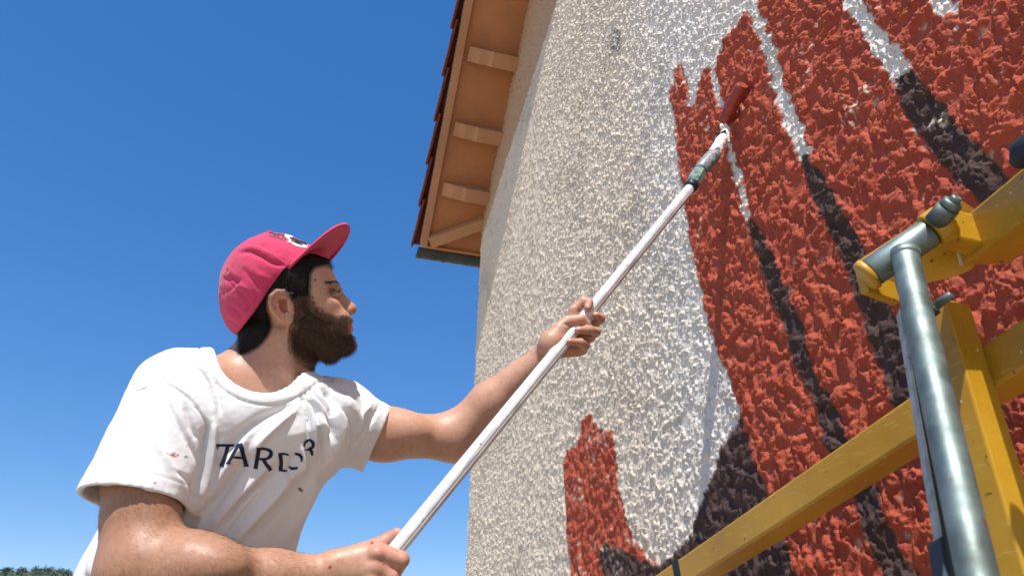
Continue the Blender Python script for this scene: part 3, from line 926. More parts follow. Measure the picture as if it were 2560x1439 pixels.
def build_person():
    lo = C(190, 1500, .90) * [1, 1, 0] + [-.05, -.03, .86]
    S = body_sdf()
    lo = np.array([-.66, -.54, .86]); hi = np.array([.32, .24, 1.58])
    V, Q = mesh_sdf(S, lo, hi, .0023)
    V = relax(V, Q, 1, .35)
    zx, zy, u, v = px_zoom1(V)
    col = np.empty((len(V), 3)); col[:] = SK
    def blot(x, y, r, c, a, arr=None):
        w = a * np.exp(-(((zx - x) ** 2 + (zy - y) ** 2) / r ** 2)); w = w[:, None]
        col[:] = col * (1 - w) + np.array(c) * w
    tan = sstep(560, 380, u) * (v > 1100)                       # forearm is sun tanned
    tan = np.clip(sstep(980, 500, u) * sstep(1150, 1250, v), 0, 1)[:, None]
    col[:] = col * (1 - tan) + np.array((.37, .200, .125)) * tan
    blot(1205, 790, 40, (.50, .19, .13), .5); blot(630, 760, 100, (.60, .24, .17), .6); blot(1005, 586, 20, (.10, .055, .04), .6); blot(1040, 594, 20, (.09, .05, .035), .6); blot(1072, 604, 17, (.09, .05, .035), .6); blot(1042, 650, 20, (.09, .045, .03), .75); blot(1015, 660, 30, (.30, .15, .11), .45); blot(960, 780, 90, (.50, .23, .15), .35)
    lip = inside(zx, zy, catmull([(1126, 915), (1150, 885), (1185, 868), (1215, 890), (1225, 920), (1228, 965), (1190, 985), (1155, 972)], 3)) & (zx < 1240)
    col[lip] = (.36, .145, .110)
    # fingers redder at the tips
    xx, yy = (u - 1250) * 5.534, (v - 700) * 5.534
    for x, y in ((1225, 340), (1320, 490), (1060, 690), (950, 850), (1430, 520)):
        w = (.55 * np.exp(-((xx - x) ** 2 + (yy - y) ** 2) / 75 ** 2) * (v < 960))[:, None]; col[:] = col * (1 - w) + np.array((.50, .17, .12)) * w
    w = (.4 * ((u > 930) & (v > 1320) & (u < 1030)))[:, None]; col[:] = col * (1 - w) + np.array((.50, .20, .14)) * w
    # moles and small scabs
    for mu, mv, r, cc in ((825, 1417, 5, (.30, .05, .04)), (930, 1355, 4, (.28, .06, .05)), (788, 699, 2.6, (.08, .04, .03)), (1447, 774, 4, (.28, .10, .08)), (960, 1408, 3, (.3, .1, .08))):
        m = ((u - mu) ** 2 + (v - mv) ** 2 < r * r); col[m] = cc
    # shaved-shadow under the beard and along hair lines
    d = poly_sdf(zx, zy, BEARD_POLY); w = (.93 * sstep(-34, 14, d) * (v < 930))[:, None]
    near_head = ((u > 560) & (u < 900) & (v > 560) & (v < 940))[:, None]
    w = w * near_head; col[:] = col * (1 - w) + np.array((.050, .028, .020)) * w
    d = poly_sdf(zx, zy, HAIR_POLY); w = (.85 * sstep(-22, 6, d))[:, None] * near_head; col[:] = col * (1 - w) + np.array((.03, .02, .017)) * w
    me = new_mesh('body', c2w(V), quads=Q); add_color(me, col)
    skin = mat_skin()
    body = link('body', me, skin, person, sm=True)
    return S, V, Q, body, skin

S_BODY, BV, BQ, body, SKIN = build_person()
print('body verts', len(BV))

# ------------------------------------------------------------ folds pressed into cloth
def fold_disp(V, N, folds, u, v):
    """sum of creases (polyline in photo px, half width px, height m); only on the side they lie on"""
    out = np.zeros(len(V)); front = np.clip(-(N * (V / np.linalg.norm(V, axis=1)[:, None])).sum(1) * 3, 0, 1)
    for pts, w, amp in folds:
        P = catmull(pts, 5, False) if len(pts) > 2 else np.array(pts, float)
        x0, y0 = P.min(0) - 3 * w; x1, y1 = P.max(0) + 3 * w
        m = np.where((u > x0) & (u < x1) & (v > y0) & (v < y1))[0]
        if not len(m): continue
        px, py = u[m], v[m]; best = np.full(len(m), 1e9); sd = np.zeros(len(m)); tt = np.zeros(len(m)); n = len(P) - 1
        for i in range(n):
            a, b = P[i], P[i + 1]; e = b - a; L = e @ e + 1e-9
            t = np.clip(((px - a[0]) * e[0] + (py - a[1]) * e[1]) / L, 0, 1)
            dx = px - a[0] - t * e[0]; dy = py - a[1] - t * e[1]; d = np.hypot(dx, dy)
            k = d < best; best[k] = d[k]; sd[k] = np.sign(e[0] * dy - e[1] * dx)[k]; tt[k] = ((i + t) / n)[k]
        wd = np.where(sd > 0, w, w * .55)
        taper = np.sqrt(np.clip(np.sin(np.pi * np.clip(tt, .02, .98)), 0, 1))
        out[m] += amp * np.exp(-(best / wd) ** 2) * taper * front[m]
    return out

def cloth_mat(name, col, bump=.25):
    m = NT(name, .88, spec=.2)
    a = m.n('ShaderNodeAttribute', attribute_name='Col')
    n = m.noise(7, 4); n2 = m.noise(700, 2)
    m.color(m.mix(.25, a.outputs['Color'], m.ramp(n, [(.3, (.93, .94, .96)), (.7, (1, 1, 1))]), 'MULTIPLY'))
    m.b.inputs['Sheen Weight'].default_value = .15
    b = m.bump(n2, bump, .0006)
    m.bump(m.noise(70, 4), .20, .0025, b)
    return m.m

def pxl(V):
    return 1280 + V[:, 0] / V[:, 2] * FPX, 719.5 - V[:, 1] / V[:, 2] * FPX

# ------------------------------------------------------------ t-shirt
NECK_C = C(670, 924, 1.275); NECK_R = (.094, .056, .140); NECK_ROT = (-27, 0, 0)
def build_shirt():
    S = SDF()
    sil = [(425, 925), (495, 900), (548, 886), (620, 900), (700, 935), (765, 962), (830, 976), (885, 1004), (893, 1075), (850, 1160), (800, 1194), (776, 1255), (742, 1370), (722, 1450), (700, 1560), (660, 1720),
           (300, 1760), (165, 1560), (180, 1440), (232, 1345), (280, 1250), (330, 1130), (372, 1000)]
    zm = lambda x: 1.245 + .42 * (x + .40)
    Pm = np.array([((a - 1280) / FPX, (719.5 - b) / FPX) for a, b in catmull(sil, 3)])
    Rr, Wd = .135, .118
    def torso(p):
        d = poly_sdf(p[:, 0] / p[:, 2], p[:, 1] / p[:, 2], Pm) * 1.25
        q = np.maximum(Rr - d, 0); zz = (p[:, 2] - zm(p[:, 0])) * (Rr / Wd)
        return (np.sqrt(q * q + zz * zz) - Rr) * .87
    S.add(torso, C(500, 1280, 1.27), .55, .02)
    # shoulders
    S.cone(C(600, 955, 1.265), C(458, 972, 1.17), .052, .056, .04)
    S.cone(C(720, 1005, 1.30), C(840, 1045, 1.35), .050, .064, .04)
    # chest fullness towards us
    S.ell(C(640, 1090, 1.225), (.13, .13, .085), (-6, -26, 0), .06)
    # sleeves
    rc, rh_ = C(336, 1253, 1.045), .0735
    ra = C(436, 985, 1.155)
    S.cone(ra, rc + (rc - ra) * .12, .066, .0770, .03)
    lc = C(941, 1097, 1.40); la = C(838, 1046, 1.345)
    S.cone(la, lc + (lc - la) * .25, .074, .0640, .03)
    # hem planes
    l_, r_ = C(212, 1249, 1.045), C(463, 1263, 1.045)
    nr_, fr_ = C(326, 1212, .975), C(334, 1296, 1.115)
    nR = np.cross(r_ - l_, fr_ - nr_); nR /= np.linalg.norm(nR); 
    if nR @ (rc - ra) < 0: nR = -nR
    nL = np.array([.905, -.40, .12]); nL /= np.linalg.norm(nL)
    def planecut(c, n, cen, rad):
        def fn(p): return (p - c) @ n
        def lim(p):
            # only near the sleeve end
            return fn(p)
        return lim, cen, rad
    # subtract everything beyond each hem with a wide capsule-shaped cutter
    def cutter(c, n, R):
        def fn(p):
            q = p - c; ax = q @ n; rad = np.sqrt(np.maximum((q * q).sum(1) - ax * ax, 0))
            return np.maximum(-ax, np.maximum(rad - R, ax - .09))
        return fn
    S.add(cutter(rc, nR, .098), rc + nR * .05, .13, .001, 's')
    S.add(cutter(lc, nL, .10), lc + nL * .05, .13, .001, 's')
    # hollow sleeve ends and neck
    sa = (rc - ra) / np.linalg.norm(rc - ra); S.cone(rc - sa * .075, rc + sa * .05, .0615, .0740, .002, 's')
    S.cone(lc - nL * .06, lc + nL * .05, .0600, .0640, .002, 's')
    S.ell(NECK_C, NECK_R, NECK_ROT, .004, 's')
    # bottom hem of the shirt, below the frame
    S.add(lambda p: p[:, 1] + .58, C(450, 1700, 1.25), .5, .001, 's')
    V, Q = mesh_sdf(S, (-.80, -.60, .86), (-.20, .02, 1.56), .0029)
    V = relax(V, Q, 2, .4)
    N = normals(V, Q); u, v = pxl(V)
    z2 = lambda L: [Z2(a, b) for a, b in L]
    k = .001
    folds = [
        # fans below the collar on the far shoulder
        (z2([(1484, 330), (1520, 470), (1530, 620)]), 7, -6 * k), (z2([(1500, 300), (1575, 430), (1600, 620), (1590, 760)]), 9, -7 * k), (z2([(1530, 290), (1650, 420), (1680, 560)]), 9, -6 * k),
        (z2([(1560, 270), (1720, 380), (1800, 520), (1790, 640)]), 10, -6 * k), (z2([(1505, 330), (1552, 500), (1560, 700)]), 7, 5 * k), (z2([(1540, 320), (1630, 480), (1650, 700)]), 9, 5 * k),
        # drag lines across the chest
        (z2([(1420, 395), (1260, 470), (1130, 560), (1020, 690)]), 13, -7 * k), (z2([(1440, 430), (1330, 520), (1210, 640), (1150, 760)]), 13, 6 * k),
        (z2([(1180, 700), (1080, 830), (990, 960), (880, 1080)]), 16, -9 * k), (z2([(1130, 620), (1000, 800), (900, 960), (830, 1050)]), 12, 6 * k),
        (z2([(1330, 780), (1220, 880), (1080, 1010), (980, 1150)]), 14, -8 * k), (z2([(1280, 760), (1150, 900), (1040, 1020), (930, 1150)]), 11, 7 * k),
        (z2([(1480, 730), (1380, 860), (1230, 1030), (1060, 1230)]), 15, 8 * k), (z2([(1530, 760), (1460, 900), (1330, 1050), (1180, 1200)]), 15, -8 * k),
        (z2([(1570, 850), (1520, 980), (1420, 1130), (1330, 1260)]), 15, 7 * k), (z2([(1440, 700), (1410, 780), (1400, 860)]), 10, -5 * k), (z2([(1475, 640), (1480, 760), (1450, 860)]), 9, 7 * k),
        (z2([(1290, 860), (1130, 1060), (1010, 1220)]), 10, -4 * k), (z2([(1400, 900), (1280, 1060), (1120, 1230)]), 9, -5 * k),
        # from the near armpit
        (z2([(905, 520), (893, 660), (868, 820), (800, 1000)]), 12, -8 * k), (z2([(945, 500), (940, 640), (910, 830), (850, 980)]), 12, 6 * k), (z2([(990, 700), (955, 850), (880, 1000)]), 11, -5 * k),
        # collar to near shoulder
        (z2([(840, 160), (905, 260), (930, 400)]), 7, -3 * k), (z2([(890, 130), (955, 260), (985, 450)]), 7, -3.5 * k), (z2([(870, 150), (930, 260), (957, 420)]), 6, 2.5 * k),
        # sleeve
        (z2([(620, 300), (680, 430), (790, 620), (860, 760)]), 10, -3 * k), (z2([(560, 420), (590, 600), (700, 800), (780, 930)]), 14, 3 * k), (z2([(700, 800), (780, 850), (830, 960)]), 8, -3 * k),
        (z2([(330, 500), (290, 700), (230, 860)]), 13, 3 * k), (z2([(470, 350), (430, 560), (440, 760)]), 16, -2.5 * k), (z2([(770, 400), (800, 520), (850, 600)]), 9, -3 * k),
        # sleeve seams
        (z2([(440, 312), (500, 298), (535, 280), (548, 255)]), 3, -2.2 * k), (z2([(600, 252), (690, 285), (770, 340), (850, 430), (900, 525), (893, 600), (880, 700)]), 3, -2.6 * k),
        # hanging part behind the forearm
        (z2([(240, 1130), (180, 1240), (120, 1400)]), 12, -4 * k), (z2([(230, 1250), (200, 1330), (180, 1439)]), 9, 4 * k),
    ]
    # far sleeve folds
    z3 = lambda L: [Z3(a, b) for a, b in L]
    folds += [(z3([(40, 130), (130, 190), (230, 330), (250, 430)]), 8, -6 * k), (z3([(200, 60), (250, 180), (250, 330), (190, 500)]), 9, -6 * k), (z3([(330, 110), (400, 190), (430, 330), (400, 480)]), 10, 4 * k),
              (z3([(590, 200), (500, 330), (430, 430), (330, 560)]), 9, -3.5 * k), (z3([(300, 200), (320, 330), (250, 520), (170, 640)]), 11, 5 * k), (z3([(520, 190), (450, 270), (440, 400)]), 8, 3 * k)]
    dsp = 1.7 * fold_disp(V, N, folds, u, v)
    dsp += .0020 * noise3(V / .055, 3) + .0010 * noise3(V @ np.array([[.9, .3, 0], [-.3, .5, 0], [0, 0, .7]]) / .018, 4) + .0004 * noise3(V / .008, 6)
    # keep the rim clean
    # ribbed collar: a raised band round the neck hole with a seam
    A = np.array(Matrix.Rotation(math.radians(NECK_ROT[0]), 3, 'Z')); q = (V - NECK_C) @ A; r = np.array(NECK_R)
    e0 = np.sqrt(((q / r) ** 2).sum(1)); e1 = np.sqrt(((q / (r * r)) ** 2).sum(1)); ed = e0 * (e0 - 1) / e1
    dsp *= sstep(.001, .022, ed)
    dsp += .0006 * sstep(.019, .015, ed) * sstep(.001, .005, ed) - .0022 * np.exp(-((ed - .0185) / .0016) ** 2)
    # sleeve hems: a stitched line
    for c, n in ((rc, nR), (lc, nL)):
        a_ = (V - c) @ n; near = np.linalg.norm(V - c, axis=1) < .12
        dsp += near * (-.0012 * np.exp(-((a_ + .022) / .0016) ** 2))
    inner = (np.linalg.norm(V - rc, axis=1) < .066)
    V = V + N * dsp[:, None]
    col = np.empty((len(V), 3)); col[:] = (.71, .71, .72)
    def stain(x, y, rx, ry, c, thr, seed):
        U0, V0 = Z2(x, y); m = ((u - U0) / rx) ** 2 + ((v - V0) / ry) ** 2 < 1 + .9 * noise3(V / .006, seed); m &= noise3(V / .004, seed + 1) > thr; col[m] = c
    stain(688, 700, 19, 5, (.42, .10, .11), -.15, 5); stain(655, 700, 10, 4, (.60, .36, .36), .0, 7); stain(785, 640, 3, 5, (.25, .2, .22), -.5, 8)
    stain(768, 715, 4, 3, (.2, .15, .16), -.2, 9); stain(1478, 917, 3, 4, (.15, .12, .13), -.9, 10); stain(578, 872, 2.4, 2.4, (.2, .13, .13), -.9, 11); stain(905, 197, 3, 3, (.35, .34, .36), -.9, 12)
    me = new_mesh('t_shirt', c2w(V), quads=Q); add_color(me, col)
    o = link('t_shirt', me, cloth_mat('white_cotton', (.8, .8, .8)), person, sm=True)
    return o, V, Q
shirt, SV, SQ = build_shirt()
print('shirt verts', len(SV))

def lettering():
    W = c2w(SV)
    bvh = BVHTree.FromPolygons([tuple(p) for p in W], [tuple(map(int, q)) for q in SQ])
    mat = NT('navy_print', .75, (.012, .018, .045), spec=.25).m
    wmat = None
    glyphs = {   # strokes: points in the shirt detail view, widths
        'T': [([(953, 641), (1010, 640), (1066, 641)], [17, 15, 17]), ([(958, 640), (962, 668)], [12, 6]), ([(1024, 640), (1010, 705), (988, 768)], [25, 22, 25]), ([(975, 765), (1003, 769)], [8, 8])],
        'A': [([(1094, 632), (1062, 690), (1027, 752)], [18, 19, 17]), ([(1100, 630), (1118, 695), (1140, 768)], [26, 27, 27]), ([(1056, 712), (1122, 718)], [14, 14]), ([(1016, 750), (1040, 754)], [8, 8]), ([(1122, 764), (1155, 768)], [8, 8])],
        'R': [([(1214, 654), (1205, 715), (1194, 780)], [25, 24, 24]), ([(1206, 662), (1250, 662), (1284, 676), (1286, 702), (1262, 722), (1212, 724)], [16, 15, 22, 24, 15, 12]), ([(1240, 724), (1262, 760), (1288, 792)], [22, 23, 24]), ([(1182, 777), (1208, 782)], [8, 8])],
        'D': [([(1342, 690), (1350, 745), (1346, 795)], [23, 23, 23]), ([(1334, 694), (1368, 692), (1396, 698)], [14, 13, 10]), ([(1338, 790), (1372, 796), (1384, 794)], [14, 13, 8])],
        'O': [([(1432, 690), (1462, 696), (1478, 716), (1474, 742)], [12, 18, 16, 6]), ([(1396, 768), (1418, 782), (1452, 778)], [10, 18, 14])],
        'R2': [([(1489, 652), (1496, 622), (1522, 608), (1544, 622), (1546, 646), (1520, 662), (1494, 672)], [6, 14, 15, 22, 20, 12, 6]), ([(1518, 655), (1536, 676), (1540, 700)], [20, 22, 14])]}
    V = []; Fc = []; k = 0; lay = 0
    for g in glyphs.values():
        for pts, ws in g:
            lay += 1
            P = catmull(pts, 8, False) if len(pts) > 2 else np.linspace(pts[0], pts[1], 9)
            n = len(P); T = np.gradient(P, axis=0); T /= np.linalg.norm(T, axis=1)[:, None]; Nn = np.stack([-T[:, 1], T[:, 0]], 1)
            Wd = np.interp(np.linspace(0, 1, n), np.linspace(0, 1, len(ws)), ws)
            grid = []
            for i in range(n):
                row = []
                for a in (-.5, -.25, 0, .25, .5):
                    x, y = P[i] + Nn[i] * Wd[i] * a; uu, vv = Z2(x, y)
                    d = F_ + R_ * (uu - 1280) / FPX + U_ * (719.5 - vv) / FPX
                    hit = bvh.ray_cast(Vector(CAMPOS), Vector(d).normalized())
                    if hit[0] is None: row.append(None); continue
                    nn = hit[1]; nn = nn if nn.dot(Vector(d)) < 0 else -nn
                    V.append(tuple(hit[0] + nn * (.0007 + .00003 * lay))); row.append(k); k += 1
                grid.append(row)
            for i in range(n - 1):
                for j in range(4):
                    q = (grid[i][j], grid[i + 1][j], grid[i + 1][j + 1], grid[i][j + 1])
                    if None in q: continue
                    Fc.append(q)
    me = new_mesh('lettering', V, Fc)
    link('lettering', me, mat, shirt, sm=True)
lettering()

# ------------------------------------------------------------ cap, hair, beard, eyes
def prism_op(poly):
    Pm = np.array([h(x, y)[:2] / DH for x, y in poly])
    return lambda p: -poly_sdf(p[:, 0] / p[:, 2], p[:, 1] / p[:, 2], Pm) * DH

PINK = (.52, .040, .108)
def build_cap():
    full = catmull([(145, 610), (158, 510), (205, 410), (262, 325), (350, 258), (470, 205), (565, 188), (690, 206), (830, 276), (985, 338), (1060, 460), (1060, 640), (960, 800), (800, 930), (600, 1010), (420, 1030), (285, 1000), (190, 900), (152, 760)], 3)
    cut = [(60, 1100), (255, 985), (287, 993), (375, 872), (470, 742), (560, 605), (650, 486), (760, 405), (850, 356), (905, 358), (1010, 398), (1040, 360), (1100, 0), (0, 0)]
    S = SDF()
    S.pillow(full, DH, .078, .084, lambda x, y, d: h(x, y, d - DH), k=.001)
    S.add(prism_op(cut), h(580, 560), .3, .0015, 'i')
    lo = h(60, 1050, 0) ; hi = h(1080, 120, 0)
    V, Q = mesh_sdf(S, (lo[0], lo[1], 1.19), (hi[0] + .01, hi[1] + .01, 1.41), .0021)
    V = relax(V, Q, 2, .4); N = normals(V, Q); u, v = pxl(V)
    z = lambda L: [Z1(a, b) for a, b in L]; k = .001
    folds = [(z([(305, 350), (390, 335), (480, 372), (560, 420), (665, 448)]), 7, -5.5 * k), (z([(300, 320), (420, 300), (540, 350), (650, 400)]), 9, 3.2 * k),
             (z([(175, 560), (240, 545), (292, 570), (270, 610), (200, 660)]), 9, -4.5 * k), (z([(160, 520), (250, 600), (330, 680), (410, 740)]), 1.8, -1.8 * k), (z([(200, 640), (300, 600), (380, 640)]), 10, 3 * k),
             (z([(225, 760), (290, 800), (340, 850)]), 8, -2.5 * k), (z([(390, 460), (470, 520), (560, 560)]), 12, 2 * k), (z([(330, 470), (420, 560), (470, 640)]), 9, -2 * k),
             (z([(345, 265), (470, 290), (600, 370), (700, 430)]), 1.8, -1.6 * k), (z([(470, 700), (560, 570), (645, 465)]), 2.0, -1.3 * k), (z([(190, 860), (250, 880), (300, 930)]), 7, -2 * k),
             (z([(420, 640), (440, 700), (420, 760)]), 5, -2 * k), (z([(350, 720), (385, 760), (370, 810)]), 5, -1.6 * k), (z([(200, 450), (240, 480), (230, 530)]), 6, 2 * k)]
    V = V + N * (fold_disp(V, N, folds, u, v) + .0012 * noise3(V / .03, 21) + .0005 * noise3(V / .011, 22))[:, None]
    W = c2w(V); me = new_mesh('cap', W, quads=Q)
    col = np.empty((len(V), 3)); col[:] = PINK; col *= (1 + .05 * noise3(V / .01, 25))[:, None]; add_color(me, np.clip(col, 0, 1))
    m = cloth_mat('pink_twill', PINK, .5)
    o = link('cap', me, m, person, sm=True)
    # brim
    c = np.array([825., 430.]); L = np.array([178., -52.]); Fv = np.array([282., -304.])
    nth, ns = 48, 12; top = []; 
    for i in range(nth):
        th = math.pi * i / (nth - 1)
        for j in range(ns):
            s = j / (ns - 1)
            fo = .06 + .94 * s
            sx = np.sign(math.sin(th)) * abs(math.sin(th)) ** .82
            p = c - math.cos(th) * L * (1 + .02 * s) + sx * Fv * fo
            zz = -math.cos(th) * .072 + sx * (-.030) * fo
            arch = -.010 * math.cos(th) ** 2 * s          # edges droop a little
            top.append(h(p[0], p[1], zz) + np.array([0, arch, 0]))
    top = np.array(top).reshape(nth, ns, 3)
    nb = np.cross(top[nth // 2, -1] - top[nth // 2, 0], top[-1, 0] - top[0, 0]); nb /= np.linalg.norm(nb)
    if nb[1] < 0: nb = -nb
    bot = top - nb * .0022; top = top + nb * .0022
    Vv = np.concatenate([top.reshape(-1, 3), bot.reshape(-1, 3)]); nn = nth * ns; Fc = []
    ix = lambda i, j, b=0: b * nn + i * ns + j
    for i in range(nth - 1):
        for j in range(ns - 1):
            Fc.append((ix(i, j), ix(i + 1, j), ix(i + 1, j + 1), ix(i, j + 1))); Fc.append((ix(i, j, 1), ix(i, j + 1, 1), ix(i + 1, j + 1, 1), ix(i + 1, j, 1)))
        Fc.append((ix(i, ns - 1), ix(i + 1, ns - 1), ix(i + 1, ns - 1, 1), ix(i, ns - 1, 1)))
        Fc.append((ix(i, 0), ix(i, 0, 1), ix(i + 1, 0, 1), ix(i + 1, 0)))
    me = new_mesh('brim', c2w(Vv), Fc); add_color(me, np.tile(np.array(PINK), (len(Vv), 1)))
    bo = link('brim', me, m, o, sm=True)
    bm = bmesh.new(); bm.from_mesh(me); bmesh.ops.recalc_face_normals(bm, faces=bm.faces); bm.to_mesh(me); bm.free(); me.polygons.foreach_set('use_smooth', [True] * len(me.polygons))
    # embroidery: black loops with a black and white patch, and the top button
    bvh = BVHTree.FromPolygons([tuple(p) for p in W], [tuple(map(int, q)) for q in Q])
    def stroke(pts, wpx, mat, name, lift):
        P = catmull(pts, 6, False); T = np.gradient(P, axis=0); T /= np.linalg.norm(T, axis=1)[:, None] + 1e-9; Nn = np.stack([-T[:, 1], T[:, 0]], 1)
        VV = []; FF = []; rows = []
        for i in range(len(P)):
            r = []
            for a in (-.5, 0, .5):
                x, y = P[i] + Nn[i] * wpx * a; uu, vv = Z1(x, y); d = F_ + R_ * (uu - 1280) / FPX + U_ * (719.5 - vv) / FPX
                hit = bvh.ray_cast(Vector(CAMPOS), Vector(d).normalized())
                if hit[0] is None: r = None; break
                nn_ = hit[1]; nn_ = nn_ if nn_.dot(Vector(d)) < 0 else -nn_
                r.append(len(VV)); VV.append(hit[0] + nn_ * (lift + (.0006 if a == 0 else 0)))
            rows.append(r)
        for i in range(len(rows) - 1):
            if rows[i] and rows[i + 1]:
                for j in (0, 1): FF.append((rows[i][j], rows[i + 1][j], rows[i + 1][j + 1], rows[i][j + 1]))
        return [tuple(q) for q in VV], FF
    def batch(name, strokes, mat, lift):
        VV = []; FF = []
        for i, (pts, w) in enumerate(strokes):
            a, b = stroke(pts, w, mat, name, lift + i * .00004); off = len(VV); VV += a; FF += [tuple(q + off for q in f) for f in b]
        link(name, new_mesh(name, VV, FF), mat, o, sm=True)
    blk = NT('black_thread', .5, (.012, .012, .014)).m; wht = NT('white_thread', .6, (.72, .70, .62)).m
    batch('embroidery', [([(540, 200), (560, 196), (590, 214), (560, 222), (545, 212)], 6), ([(560, 194), (590, 204), (625, 205)], 7), ([(596, 214), (640, 208), (668, 232), (655, 250), (620, 232), (605, 208)], 6), ([(560, 222), (600, 232), (640, 244)], 5), ([(630, 208), (655, 222), (640, 240)], 5)], blk, .0006)
    batch('embroidery', [([(640, 208), (690, 228), (720, 262), (760, 286), (838, 300)], 26), ([(690, 222), (760, 244), (838, 282)], 22), ([(684, 262), (700, 268), (712, 262)], 6)], wht, .0007)
    batch('embroidery', [([(700, 236), (745, 252), (790, 270), (832, 284)], 18), ([(712, 258), (760, 280), (800, 292)], 12), ([(820, 286), (835, 290)], 14)], blk, .0012)
    b = MB(); btn = h(540, 186, 0); b.tube([c2w(btn - [0, .003, 0]), c2w(btn), c2w(btn + [0, .0022, 0])], [.0055, .0062, .003], 12)
    bb = b.build('cap_button', m, o); add_color(bb.data, np.tile(np.array(PINK), (len(bb.data.vertices), 1)))
    return o
cap = build_cap()

def sample(V, Q, mask, n, rs):
    tri = np.concatenate([Q[:, [0, 1, 2]], Q[:, [0, 2, 3]]]); tri = tri[mask[tri].all(1)]
    ar = np.linalg.norm(np.cross(V[tri[:, 1]] - V[tri[:, 0]], V[tri[:, 2]] - V[tri[:, 0]]), axis=1); pr = ar / ar.sum()
    t = tri[rs.choice(len(tri), n, p=pr)]; a, b = rs.rand(n, 1), rs.rand(n, 1); f = a + b > 1; a = np.where(f, 1 - a, a); b = np.where(f, 1 - b, b)
    return V[t[:, 0]] + a * (V[t[:, 1]] - V[t[:, 0]]) + b * (V[t[:, 2]] - V[t[:, 0]])

